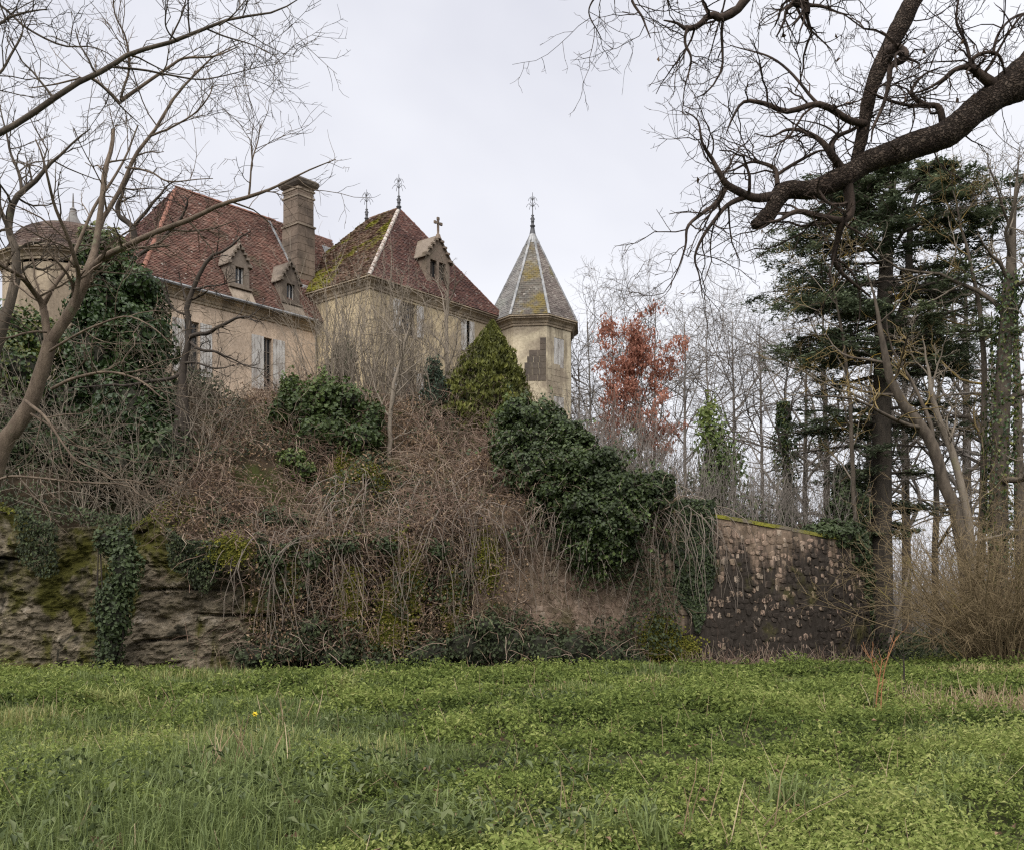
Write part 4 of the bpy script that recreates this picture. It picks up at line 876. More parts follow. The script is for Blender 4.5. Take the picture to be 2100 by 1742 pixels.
# a surface with knots: radius varied along the bough
Pm, Rm = [], []
for k, l in enumerate(main):
    p, r = resample(l, 70, .02, 80 + k); r = r * .93 * (1 + .16 * vnoise(p, 2.6, 5) + .08 * vnoise(p, 6.0, 6)); Pm.append(p); Rm.append(r); g = Geo(); NSD = 30; p, r = resample(np.c_[p, r], 330); tubes(g, p, r, NSD)
    V = g.V[0]; ctr = np.repeat(p, NSD, 0); g.V[0] = ctr + (V - ctr) * (1 + .09 * fbm(V, 4.0, 3, 3) + .05 * np.abs(vnoise(V * [.5, 1, 1], 22.0, 8)) + .03 * vnoise(V, 38, 9))[:, None]; part('bough', g, m_bark_oak_big, oak, True)
sec = [px(Z6, s_, YO, .4531) for s_ in (
    [(1380, 560, 34, -.05), (1290, 540, 30, -.2), (1180, 480, 28, -.3), (1040, 505, 24, -.4), (930, 460, 20, -.5), (840, 455, 15, -.5), (790, 530, 10, -.5), (760, 600, 5, -.5)],
    [(1285, 775, 38, 0), (1230, 700, 34, -.1), (1180, 640, 24, -.1), (1100, 600, 18, 0), (1030, 595, 13, .1), (960, 620, 8, .1), (880, 600, 4, .2)],
    [(1225, 690, 26, 0), (1260, 620, 20, .1), (1330, 580, 16, .2), (1420, 520, 9, .3)],
    [(960, 890, 46, 0), (880, 890, 38, -.1), (770, 840, 32, -.2), (730, 780, 24, -.3), (690, 710, 18, -.3), (640, 640, 13, -.4), (620, 540, 8, -.4), (560, 500, 4, -.4)],
    [(860, 885, 26, -.1), (760, 930, 22, -.2), (700, 990, 18, -.3), (650, 1060, 15, -.4), (620, 1160, 11, -.4), (640, 1240, 7, -.4), (655, 1340, 4, -.4)],
    [(750, 850, 22, -.2), (700, 920, 19, -.3), (630, 970, 17, -.4), (570, 1030, 14, -.5), (560, 1120, 10, -.5), (520, 1250, 6, -.5), (470, 1330, 3, -.5)],
    [(1300, 830, 50, 0), (1302, 900, 46, 0), (1300, 965, 40, 0), (1265, 1005, 34, 0), (1247, 1080, 28, .1), (1235, 1170, 24, .2), (1290, 1250, 16, .3), (1400, 1350, 8, .4)],
    [(1275, 1000, 32, 0), (1170, 985, 28, -.1), (1070, 965, 22, -.2), (980, 1000, 14, -.3), (890, 1010, 6, -.4)],
    [(985, 840, 26, 0), (965, 780, 20, .1), (900, 750, 16, .2), (850, 745, 12, .2), (780, 780, 8, .2), (700, 770, 4, .2)],
    [(970, 800, 16, .1), (1080, 730, 14, .2), (1180, 690, 10, .3), (1240, 700, 7, .3)],
    [(1985, 400, 56, 0), (1920, 360, 44, -.1), (1850, 310, 28, -.2), (1780, 320, 20, -.3), (1720, 370, 14, -.3), (1600, 420, 8, -.4), (1480, 440, 4, -.5)],
    [(1880, 345, 22, -.1), (1870, 270, 19, -.2), (1930, 240, 16, -.2), (1990, 255, 13, -.2), (2020, 330, 9, -.1)],
    [(1740, 580, 34, .1), (1700, 490, 28, .1), (1640, 470, 22, .1), (1590, 410, 16, .1), (1640, 340, 10, .1), (1720, 300, 5, .1)],
    [(1655, 475, 18, .1), (1580, 470, 15, 0), (1470, 440, 12, -.1), (1380, 400, 6, -.2)],
    [(1470, 235, 54, -.05), (1535, 220, 46, -.15), (1560, 255, 40, -.2), (1500, 295, 28, -.2), (1490, 360, 22, -.2), (1470, 450, 18, -.2), (1430, 560, 12, -.3), (1420, 640, 5, -.3)],
    [(1860, 300, 16, -.2), (1840, 200, 14, -.2), (1790, 100, 11, -.2), (1800, -10, 8, -.2), (1830, -120, 4, -.2)],
    [(1960, 250, 14, -.2), (1990, 150, 12, -.2), (2050, 80, 10, -.1), (2130, 50, 7, 0)],
    [(1180, 480, 16, -.3), (1090, 390, 13, -.2), (980, 270, 10, -.1), (880, 220, 7, 0), (760, 200, 4, .1)],
    [(1900, -420, 60, .2), (1500, -330, 55, .2), (1000, -150, 48, .1), (850, -15, 42, 0), (800, 50, 38, 0), (740, 80, 34, 0), (690, 62, 30, 0), (640, 110, 27, 0), (580, 125, 20, 0), (545, 100, 12, 0), (480, 90, 6, 0)],
    [(578, 122, 15, 0), (568, 200, 13, 0), (590, 270, 10, 0), (560, 400, 6, 0), (550, 520, 3, 0)],
    [(1500, -330, 40, .3), (1200, -100, 38, .3), (1060, 5, 44, .3), (1100, 30, 42, .3), (1112, 75, 34, .3)],
    [(1100, 15, 18, .3), (1180, 15, 14, .3), (1260, 45, 8, .3), (1330, 60, 4, .3)],
    [(1000, -150, 30, .1), (600, -120, 20, .2), (330, -40, 14, .3), (375, 80, 10, .3), (412, 165, 5, .3)],
    [(600, -120, 16, .2), (250, -60, 10, .4), (130, 40, 7, .5), (180, 160, 4, .6)])]
PS, RS = multi_limb(oak, sec, 22, 8, m_bark_oak, .035, 90, 'branch')
gt = Geo()
l1 = spawn(PS, RS, 9, .12, 1.0, 58, .3, 8, .26, -.005, .42, .3, rg, .0034, L=(.3, 1.05)); tubes(gt, *l1, 4)
l2 = spawn(l1[0], l1[1], 5, .15, 1.0, 50, .4, 5, .26, .0, .6, .4, rg, .0025, L=(.12, .45)); tubes(gt, *l2, 3)
l3 = spawn(l2[0], l2[1], 2, .3, 1.0, 50, .5, 3, .3, .0, .7, .5, rg, .0021, L=(.05, .14)); tubes(gt, *l3, 3)
# short twigs straight off the thick bough
lx = spawn(np.array(Pm)[:, 18:], np.array(Rm)[:, 18:], 14, .05, 1.0, 75, .2, 7, .28, .01, .08, .3, rg, .004, L=(.25, .8)); tubes(gt, *lx, 4)
ly = spawn(lx[0], lx[1], 6, .2, 1, 50, .4, 5, .3, 0, .6, .4, rg, .0026, L=(.1, .35)); tubes(gt, *ly, 3)
part('crown', gt, m_bark_oak, oak)
gl = Geo(); tip = np.concatenate([l2[0][:, -1], ly[0][:, -1]]); tip = tip[rg.random(len(tip)) < .02]; leaves(gl, tip + [0, 0, -.03], rg.normal(size=tip.shape), .07, rg.random(len(tip)) * .4, .6); part('dead_leaves', gl, m_litter, oak)
# ------------------------------------------------------------------ cedar
YC = 34.0; rg = np.random.default_rng(201); q = W(1806, 0, YC)
cedar = thing('cedar_tree', 'tall dark cedar with layered branches behind the end of the rampart', 'tree', (q[0], q[1], gz(q[0], q[1]) - .1))
tr = np.array([[*LOC[cedar], .55], *[[*W(x, y, YC), w / 2 / F_PX * YC] for x, y, w in ((1809, 1290, 46), (1808, 1100, 41), (1808, 900, 38), (1812, 700, 33), (1816, 560, 28), (1822, 470, 20), (1830, 400, 12), (1838, 345, 5))]])
PT, RT = resample(tr, 40, .02, 1); g = Geo(); tubes(g, PT, RT, 12); part('trunk', g, m_bark_cedar, cedar, True)
t2 = px(ZD, [(1815, 700, 22), (1845, 650, 20), (1862, 590, 17), (1866, 480, 12), (1880, 400, 8), (1925, 355, 4)], YC, 1.0); p2_, r2_ = resample(t2, 16, .02); g = Geo(); tubes(g, p2_, r2_, 8); part('trunk', g, m_bark_cedar, cedar, True, label='second leader of the cedar')
def wid(y): return np.interp(y, [340, 370, 410, 450, 520, 600, 690, 760, 850, 960, 1080], [55, 130, 175, 200, 240, 235, 230, 190, 205, 140, 95])
gb = Geo(); gn = Geo(); dead = Geo()
levels = np.concatenate([[352, 375, 402, 432, 468], np.linspace(510, 735, 7), [770, 842, 862, 915, 965, 1030, 1085]])
for li, y in enumerate(levels):
    nb = 7 if y < 480 else (7 if y < 745 else 6)
    for k in range(nb):
        if y > 745 and rg.random() < .25: continue
        an = rg.uniform(0, 2 * np.pi) if k > 1 else (np.pi * k + rg.uniform(-.35, .35))
        L = wid(y) / F_PX * YC * rg.uniform(.72, 1.08) * (1 if abs(math.cos(an)) > .5 else .85)
        y0 = y + rg.uniform(-12, 12); ax = np.interp(y0, [340, 470, 700, 1300], [1836, 1822, 1812, 1808]); o = W(ax + (30 if y0 < 560 and math.cos(an) > 0 else 0), y0, YC)
        d = np.array([math.cos(an), math.sin(an), .10 if y < 600 else .02])
        p = grow(o, d, L, 10, .05, -.012 if y < 800 else -.02, rg)
        r = (np.interp(y, [340, 700, 1080], [.045, .085, .07]) * np.linspace(1, .18, 10))[None]
        tubes(gb, p, r, 5)
        full = 1.0 if y < 745 else (.75 if y < 880 else .35)
        b1, rb1 = spawn(p, r, 16, .18, 1.0, 62, .3, 6, .07, -.01, .4, .3, rg, .008, flat=.15, L=(L * .16, L * .36)); tubes(gb, b1, rb1, 3)
        b2, rb2 = spawn(b1, rb1, 4, .2, 1.0, 50, .4, 4, .08, -.015, .5, .4, rg, .006, flat=.2, L=(L * .07, L * .16)); tubes(gb, b2, rb2, 3)
        allp = np.concatenate([b1.reshape(-1, 6, 3)[:, 2:].reshape(-1, 3), b2.reshape(-1, 3)]); dirs = np.concatenate([np.repeat(nrm(b1[:, -1] - b1[:, 0]), 4, 0), np.repeat(nrm(b2[:, -1] - b2[:, 0]), 4, 0)])
        m = (rg.random(len(allp)) < full) & (vnoise(allp * [1, 1, 2.0], .75, 91) > -.14); allp = allp[m]; dirs = dirs[m]; rep = 5
        c = np.repeat(allp, rep, 0) + rg.normal(size=(len(allp) * rep, 3)) * [.10, .10, .03]; dd = np.repeat(dirs, rep, 0) + rg.normal(size=c.shape) * .5
        t = np.clip(.35 + .25 * rg.normal(size=len(c)) * .6 + .25 * vnoise(c, .8, 3) + (.2 if 640 < y < 720 and math.cos(an) > 0 else 0), 0, 1)
        leaves(gn, c, nrm(rg.normal(size=c.shape) * .35 + [0, -.1, 1]), rg.uniform(.13, .24, len(c)), t, .32, .05, dd)
part('limbs', gb, m_bark_cedar, cedar); part('needles', gn, m_cedar, cedar)

# ------------------------------------------------------------------ bare trees, right side
SP = lambda a, b, c, **k: [dict(k=a, t0=.22, t1=1.0, ang=54, lr=.46, n=10, wig=.17, up=.03, rr=.55, taper=.2, rmin=.012), dict(k=b, t0=.15, t1=1, ang=50, lr=.46, n=7, wig=.22, up=.02, rr=.55, taper=.25, rmin=.008), dict(k=c, t0=.12, t1=1, ang=48, lr=.46, n=5, wig=.26, up=.01, rr=.6, taper=.3, rmin=.006)]
SPT = lambda a, b, c: [dict(k=a, t0=.3, t1=1.0, ang=52, lr=.30, n=9, wig=.2, up=.02, rr=.42, taper=.2, rmin=.010), dict(k=b, t0=.2, t1=1, ang=50, lr=.42, n=7, wig=.26, up=.01, rr=.5, taper=.3, rmin=.006), dict(k=c, t0=.15, t1=1, ang=50, lr=.46, n=5, wig=.3, rr=.6, taper=.4, rmin=.0045)]
def rooted(pts, Y, base_z=None):
    a = px(ZD, pts, Y, 1.0); b = a[0].copy(); b[2] = (gz(b[0], b[1]) if base_z is None else base_z) - .15; b[3] *= 1.15; return np.vstack([b, a])
def ivy_on(path, rad, n, rg, size=.11):
    """ivy leaves wrapped round a stem: path (m,4)"""
    p, r = resample(path, 30); i = rg.integers(0, 29, n); f = rg.random(n)[:, None]; c = p[i] * (1 - f) + p[i + 1] * f; a = rg.random(n) * 2 * np.pi; d = np.stack([np.cos(a), np.sin(a), .2 * rg.normal(size=n)], 1)
    rr = (r[i] * 1.1 + rad * rg.random(n) ** .7 * (1 + .5 * vnoise(c, 1.3, 7)))[:, None]; g = Geo()
    leaves(g, c + d * rr, nrm(d + rg.normal(size=(n, 3)) * .5 + [0, 0, .3]), size * rg.uniform(.6, 1.3, n), rg.random(n), .8, .12, [0, 0, -1]); return g
ivt = rooted([(2046, 1300, 40), (2048, 1100, 38), (2052, 900, 34), (2062, 700, 28), (2072, 560, 22), (2078, 450, 11), (2086, 370, 5), (2092, 300, 1)], 30)
t, lv = bare_tree('ivy_clad_tree', 'tall bare tree with ivy round its trunk near the right edge', 'tree', ivt, SPT(14, 8, 6), (m_bark, m_bark, m_twig), 301)
part('ivy', ivy_on(ivt[:6], .28, 5200, rg), m_ivy_tree, t)
lean = rooted([(1992, 1290, 26), (1968, 1077, 25), (1934, 986, 24), (1914, 916, 23), (1889, 875, 22), (1847, 821, 20), (1824, 770, 17), (1806, 690, 11), (1796, 620, 6), (1780, 560, 2.5), (1770, 520, .8)], 29)
bare_tree('leaning_tree', 'pale grey bare tree leaning across the front of the cedar trunk', 'tree', lean, SPT(8, 7, 6), (m_bark, m_bark, m_lichen), 302)
l3_ = rooted([(1995, 1260, 20), (1990, 1100, 18), (1960, 950, 15), (1915, 830, 12), (1905, 760, 6), (1890, 690, 1.5)], 29.8)
bare_tree('bare_tree', 'slim forked bare tree with mossy stem, left of the ivy-clad trunk', 'tree', l3_, SPT(9, 7, 5), (m_twig, m_twig, m_twig), 303)
l4_ = rooted([(2010, 1200, 17), (2016, 1000, 15), (2020, 800, 12), (2010, 640, 9), (1985, 520, 6), (1965, 440, 4), (1955, 390, 2)], 31.0)
bare_tree('lichened_tree', 'bare tree with orange lichened twigs covering the right of the cedar crown', 'tree', l4_, SPT(12, 8, 8), (m_bark, m_lichen, m_lichen), 304)
l5_ = rooted([(1762, 1180, 10), (1750, 1000, 9), (1745, 850, 8), (1730, 700, 6), (1712, 600, 4), (1700, 540, 2)], 31.5)
bare_tree('lichened_tree', 'thin bare tree with orange lichened twigs in front of the cedar left side', 'tree', l5_, SPT(10, 8, 8), (m_bark, m_twig, m_lichen), 305)
g = Geo(); p = px(ZD, [(1824, 1318, 9), (1840, 1262, 8), (1857, 1200, 6), (1866, 1160, 4)], 30, 1.0); P, R = resample(p, 8); tubes(g, P, R, 6); solo('leaning_pole', g, m_vine, 'pale bare pole leaning beside the foot of the cedar', 'pole', smooth_shade=True)
ORD = ['first', 'second', 'third', 'fourth', 'fifth', 'sixth', 'seventh', 'eighth', 'ninth', 'tenth', 'eleventh', 'twelfth']
# behind: many bare trees
RTR = [(1700, 620, 46, 14), (1860, 560, 52, 16), (1915, 640, 44, 12), (1985, 500, 50, 18), (2095, 470, 40, 20), (2130, 620, 47, 16), (1650, 700, 44, 11), (1780, 720, 55, 14), (2040, 640, 56, 14)]
for k, (x, y, Y, w) in enumerate(RTR):
    b = W(x, 0, Y); zz_ = gz(b[0], b[1]) if b[0] > 12.4 else hz(b[0], b[1]); dx = rg.uniform(-20, 20)
    tr = np.vstack([[*b[:2], zz_ - .2, w * .62 / F_PX * Y], [*W(x + dx * .3, HY - (HY - y) * .3, Y), w * .5 / F_PX * Y], [*W(x + dx * .6, HY - (HY - y) * .65, Y), w * .33 / F_PX * Y], [*W(x + dx, y, Y), w * .08 / F_PX * Y]])
    bare_tree('bare_tree', ORD[sorted(q_[0] for q_ in RTR).index(x)] + ' bare tree from the rampart end in the wood behind the cedar', 'tree', tr, SP(15, 9, 6), (m_bark, m_twig_far, m_twig_far), 320 + k, group='leafless trees in the wood behind the cedar')
LTR = [(1215, 660, 52, 8), (1262, 630, 58, 9), (1340, 625, 60, 9), (1405, 650, 54, 9), (1455, 670, 50, 8), (1508, 640, 57, 9), (1565, 680, 50, 9), (1605, 720, 46, 8), (1190, 720, 50, 6)]
for k, (x, y, Y, w) in enumerate(LTR):
    b = W(x, 0, Y); zz_ = float(hz(b[0], b[1])); dx = rg.uniform(-14, 14)
    tr = np.vstack([[*b[:2], zz_ - .2, w * .46 / F_PX * Y], [*W(x + dx * .3, 900, Y), w * .32 / F_PX * Y], [*W(x + dx * .6, 780, Y), w * .2 / F_PX * Y], [*W(x + dx, y, Y), w * .08 / F_PX * Y]])
    bare_tree('bare_tree', ORD[sorted(q_[0] for q_ in LTR).index(x)] + ' bare grey tree from the turret, on the terrace towards the cedar', 'tree', tr, SP(19, 9, 7), (m_twig_far, m_twig_far, m_twig_far), 340 + k, group='leafless trees between turret and cedar')
# ivy-clad stumps and trunks behind the rampart
for (x, y0, Y, w, lab, rad) in ((1612, 845, 40, 14, 'broken ivy-clad trunk standing on the terrace behind the rampart', .38), (1742, 975, 36, 14, 'ivy-wrapped trunk between rampart end and cedar', .42)):
    b = W(x, 0, Y); tr = np.vstack([[*b[:2], float(hz(b[0], b[1])) - .2, .2], [*W(x + 2, 1000, Y), .17], [*W(x - 4, y0 + 40, Y), .13], [*W(x - 6, y0 - 20, Y), .06]])
    t, _l = bare_tree('ivy_clad_tree', lab, 'tree', tr, [dict(k=9, t0=.3, t1=1, ang=50, lr=.3, n=7, wig=.15, up=.03, rr=.4, taper=.2, rmin=.01), dict(k=7, t0=.2, t1=1, ang=45, lr=.4, n=5, wig=.2, rr=.6, taper=.3, rmin=.007)], (m_bark, m_twig_far, m_twig_far), 360 + x)
    part('ivy', ivy_on(tr, rad, 4200, rg, .13), m_ivy_tree, t)

# yellowish willow thicket at the right
YW = 26.5; rg = np.random.default_rng(205); q = W(2062, 0, YW)
wil = thing('willow_shrub', 'sprawling yellow-stemmed bare shrub at the right edge of the meadow', 'shrub', (q[0], q[1], gz(q[0], q[1])))
n = 210; a = rg.random(n) * 2 * np.pi; o = LOC[wil] + np.stack([np.cos(a) * 1.3 * rg.random(n), np.sin(a) * .8 * rg.random(n), 0 * a - .1], 1); d = np.stack([np.cos(a) * rg.uniform(.1, .9, n), np.sin(a) * rg.uniform(.1, .7, n), rg.uniform(.5, 1.3, n)], 1)
P = grow(o, d, rg.uniform(2.6, 6.6, n), 12, .10, -.03, rg); R = np.linspace(1, .15, 12)[None] * rg.uniform(.014, .034, n)[:, None]
g = Geo(); tubes(g, P, R, 5); part('stems', g, m_willow, wil, True)
g = Geo(); l1 = spawn(P, R, 8, .2, 1, 42, .35, 7, .18, -.02, .5, .3, rg, .005, L=(.4, 1.6)); tubes(g, *l1, 3); l2 = spawn(l1[0], l1[1], 5, .2, 1, 40, .4, 5, .2, -.02, .6, .4, rg, .0038, L=(.2, .7)); tubes(g, *l2, 3); part('crown', g, m_willow, wil)

# ------------------------------------------------------------------ rust-leaved oak, green bay, cypress, spruce
YR = 38.0; rg = np.random.default_rng(206); b = W(1312, 0, YR); tr = np.vstack([[*b[:2], float(hz(b[0], b[1])) - .1, .13], [*W(1312, 960, YR), .11], [*W(1308, 850, YR), .075], [*W(1298, 760, YR), .04], [*W(1288, 700, YR), .012]])
t, lv = bare_tree('young_oak', 'young oak still holding rust-red leaves beside the turret', 'tree', tr, [dict(k=36, t0=.22, t1=.98, ang=60, lr=.40, n=7, wig=.12, up=.04, rr=.35, taper=.25, rmin=.009), dict(k=8, t0=.25, t1=1, ang=48, lr=.42, n=5, wig=.16, rr=.6, taper=.3, rmin=.007)], (m_bark, m_bark, m_twig_far), 7)
P = lv[1][0]; tip = P[:, 1:].reshape(-1, 3); yy = HY - (tip[:, 2] - EYE) / tip[:, 1] * F_PX; xx = CX + tip[:, 0] / tip[:, 1] * F_PX
keep = (yy < 885) & (vnoise(tip, .9, 44) > -.25) & (np.abs(xx - 1335) < np.interp(yy, [690, 760, 820, 890], [40, 62, 84, 90])) | ((yy < 985) & (vnoise(tip, 1.0, 45) > .12)); tip = tip[keep]; rep = 10
c = np.repeat(tip, rep, 0) + rg.normal(size=(len(tip) * rep, 3)) * .11; g = Geo(); leaves(g, c, rg.normal(size=c.shape) + [0, -.3, .2], rg.uniform(.10, .20, len(c)), np.clip(rg.random(len(c)) * .7 + .2 * vnoise(c, 1.0, 2) + .15, 0, 1), .55, .15, [0, 0, -1]); part('leaves', g, m_rust, t)

def bushy(name, label, cat, blobs, dens, size, mat, seed, trunk=None, core=.0, lo=.35, **kw):
    c0 = blobs[0][0]; zb = float(hz(c0[0], c0[1]) if c0[1] > Ffoot(c0[0]) + .2 and c0[0] < 12.4 else gz(c0[0], c0[1])); t = thing(name, label, cat, (c0[0], c0[1], zb)); g = Geo(); gc = Geo(); leaf_mass(g, gc, blobs, dens, size, seed, core=core, lo=lo, **kw)
    rg = np.random.default_rng(seed); st = Geo(); n = 9
    for c, r in blobs:
        tgt = np.asarray(c) + rg.normal(size=(n, 3)) * np.asarray(r) * .45; o = np.array([c0[0], c0[1], zb - .1]) + rg.normal(size=(n, 3)) * [.12, .12, 0]; mid = (o * .5 + tgt * .5) + rg.normal(size=(n, 3)) * .12
        tubes(st, np.stack([o, mid, tgt], 1), np.tile([.05, .03, .008], (n, 1)), 5)
    part('stems', st, m_twig_dark, t); part('leaves', g, mat, t)
    if core: part('shade_core', gc, m_core, t)
    return t
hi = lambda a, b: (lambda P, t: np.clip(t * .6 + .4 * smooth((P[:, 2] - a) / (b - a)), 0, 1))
YG = 33.0
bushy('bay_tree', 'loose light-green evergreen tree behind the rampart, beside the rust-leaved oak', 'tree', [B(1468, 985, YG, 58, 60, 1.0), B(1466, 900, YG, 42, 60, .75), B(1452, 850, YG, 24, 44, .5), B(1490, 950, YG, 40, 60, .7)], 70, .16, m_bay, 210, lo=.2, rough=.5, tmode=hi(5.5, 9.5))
YK = 33.6; t = thing('cypress_tree', 'golden-green conical cypress in front of the turret', 'tree', (*W(1012, 0, YK)[:2], 8.0)); rg = np.random.default_rng(211); n = 16000
h = rg.random(n) ** .75; a = rg.random(n) * 2 * np.pi; z = 1 - h; top = W(1010, 658, YK); botz = 7.6; Hh = top[2] - botz; prof = np.interp(h, [0, .1, .3, .6, .85, 1], [.02, .17, .46, .86, 1.06, 1.0]) * 104 / F_PX * YK
lobe = 1 + .26 * vnoise(np.stack([np.cos(a) * 3, np.sin(a) * 3, h * 9], 1), 1.5, 4) + .18 * vnoise(np.stack([np.cos(a) * 3, np.sin(a) * 3, h * 9], 1), 3.2, 5); rr = prof * lobe * (.72 + .28 * rg.random(n) ** .5)
c = np.stack([top[0] - .38 * h + np.cos(a) * rr, top[1] + np.sin(a) * rr, top[2] - h * Hh], 1); d = np.stack([np.cos(a), np.sin(a), 0 * a], 1); g = Geo()
leaves(g, c, nrm(d + rg.normal(size=c.shape) * .55), rg.uniform(.12, .22, n), np.clip(.1 + .5 * rg.random(n) + 1.2 * (lobe - 1) + .25 * (rr / (prof * lobe + .01) - .7) , 0, 1), .5, .15, d * .5 + [0, 0, 1]); part('foliage', g, m_cypress, t)
g = Geo(); tubes(g, np.array([[top[0], top[1], 7.5], [top[0], top[1], 10], [top[0], top[1], top[2] - .3]]), np.array([.16, .12, .02]), 8); part('trunk', g, m_bark, t)
bushy('spruce_shrub', 'dark blue-green conifer shrub left of the golden cypress', 'shrub', [B(895, 815, 32.8, 34, 52, .7), B(890, 768, 32.8, 20, 38, .45), B(918, 815, 32.9, 22, 40, .45)], 150, .14, m_yew, 212, core=.7, lo=.6, aspect=.4)

# ------------------------------------------------------------------ ivy and evergreen masses
YI = 25.9
ivy = [B(1092, 868, 27.6, 62, 46, .9), B(1060, 905, 27.4, 46, 40, .8), B(1135, 905, 27.4, 60, 50, .9), B(1120, 965, 26.6, 92, 52, 1.0), B(1200, 965, 26.6, 88, 70, 1.1), B(1245, 1010, 26.4, 86, 74, 1.05), B(1205, 1060, 26.1, 92, 62, .95), B(1255, 1090, 26.1, 62, 62, .9), B(1215, 1122, 26.0, 46, 42, .7), B(1300, 1025, 26.5, 50, 46, .8), B(1150, 1030, 26.2, 60, 40, .75)]
rgi = np.random.default_rng(2201)
for c_, r_ in list(ivy):
    for k in range(6):
        d_ = nrm(rgi.normal(size=3) + [0, -.5, 0]); ivy.append((c_ + d_ * np.array(r_) * .92, tuple(rgi.uniform(.16, .42, 3))))
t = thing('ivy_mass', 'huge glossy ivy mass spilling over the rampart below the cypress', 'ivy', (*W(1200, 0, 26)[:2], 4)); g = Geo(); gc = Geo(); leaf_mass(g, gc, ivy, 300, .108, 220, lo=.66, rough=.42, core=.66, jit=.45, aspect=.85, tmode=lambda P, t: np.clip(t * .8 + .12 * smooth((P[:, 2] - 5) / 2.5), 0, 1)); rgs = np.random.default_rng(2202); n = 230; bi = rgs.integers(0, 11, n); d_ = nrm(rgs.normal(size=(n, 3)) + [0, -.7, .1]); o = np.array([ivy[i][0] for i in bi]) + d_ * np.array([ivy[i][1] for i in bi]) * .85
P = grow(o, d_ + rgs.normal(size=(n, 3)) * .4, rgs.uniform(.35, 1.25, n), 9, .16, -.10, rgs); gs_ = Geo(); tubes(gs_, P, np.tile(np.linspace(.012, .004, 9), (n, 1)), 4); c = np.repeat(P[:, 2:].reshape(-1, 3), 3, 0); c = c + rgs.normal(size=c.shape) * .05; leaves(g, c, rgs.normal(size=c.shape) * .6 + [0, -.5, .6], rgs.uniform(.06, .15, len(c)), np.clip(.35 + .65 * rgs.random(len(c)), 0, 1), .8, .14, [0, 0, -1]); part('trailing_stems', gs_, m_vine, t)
part('leaves', g, m_ivy, t); part('shade_core', gc, m_core, t)
bushy('evergreen_shrub', 'bright evergreen shrub at the foot of the golden cypress', 'shrub', [B(1062, 858, 31, 46, 48, .8), B(1085, 890, 30.6, 54, 40, .8), B(1028, 885, 30.8, 30, 36, .6)], 170, .15, m_laurel, 221, core=.7, lo=.55, tmode=hi(7.2, 9.2))
bushy('ivy_bush', 'small round ivy bush topping the rampart left of the bare stone face', 'shrub', [B(1352, 1000, 26.9, 32, 34, .5), B(1348, 1035, 26.7, 26, 26, .5)], 330, .12, m_ivy_wall, 222, core=.75, lo=.7)
# ivy sheet on the buttress part of the rampart
rg = np.random.default_rng(223); n = 9000; s = rg.uniform(0, S_END - 8, n * 4); z = rg.uniform(-.4, 4.4, n * 4); P = wall_face(s, z); xx = CX + P[:, 0] / P[:, 1] * F_PX; yy = HY - (P[:, 2] - EYE) / P[:, 1] * F_PX; ed = 14 * vnoise(P, 1.2, 3) + 6 * vnoise(P, 4, 4)
k = (xx > 1352 + np.clip(yy - 1120, 0, 200) * .42 + ed) & (xx < 1458 + ed * .5 - np.clip(yy - 1200, 0, 100) * .3) & (yy < 1300 + ed)
def wall_sheet(name, lab, k, size, mat, dens=1, lift=.12):
    Pk, sk = P[k], s[k]; m = len(Pk); _, _, tx, ty = wall_at(sk); no = np.stack([ty, -tx, 0 * tx], 1); g = Geo(); Q = Pk + no * (.03 + lift * rg.random(m) * (1 + .8 * vnoise(Pk, 1.5, 8)))[:, None]
    leaves(g, Q, nrm(no + rg.normal(size=Q.shape) * .38 + [0, 0, .35]), size * rg.uniform(.6, 1.3, m), rg.random(m), .85, .12, [0, 0, -1]); return solo(name, g, mat, lab, 'ivy')
s = rg.uniform(3.6, 9.6, 34000); z = rg.uniform(-.4, 4.5, 34000); P = wall_face(s, z); xx = CX + P[:, 0] / P[:, 1] * F_PX; yy = HY - (P[:, 2] - EYE) / P[:, 1] * F_PX; ed = 14 * vnoise(P, 1.2, 3) + 6 * vnoise(P, 4, 4)
k = (xx > 1350 + np.clip(yy - 1110, 0, 200) * .42 + ed) & (xx < 1460 + ed * .5 - np.clip(yy - 1200, 0, 100) * .3) & (yy < 1300 + ed)
wall_sheet('ivy_curtain', 'flat curtain of dark ivy on the rampart left of the blackened stones', k, .115, m_ivy_wall)
t = thing('ivy_mass', 'black-green ivy hanging over the rounded far end of the rampart', 'ivy', (*W(1730, 0, 29)[:2], 3)); g = Geo(); gc = Geo()
leaf_mass(g, gc, [B(1672, 1092, 28.6, 42, 18, .4), B(1710, 1098, 29.0, 52, 34, .6), B(1742, 1130, 29.5, 44, 50, .7), B(1762, 1190, 29.8, 30, 60, .6), B(1770, 1270, 29.9, 20, 60, .5), B(1740, 1050, 32, 40, 60, .6)], 300, .13, 224, lo=.74, core=.78); part('leaves', g, m_ivy_wall, t); part('shade_core', gc, m_core, t)
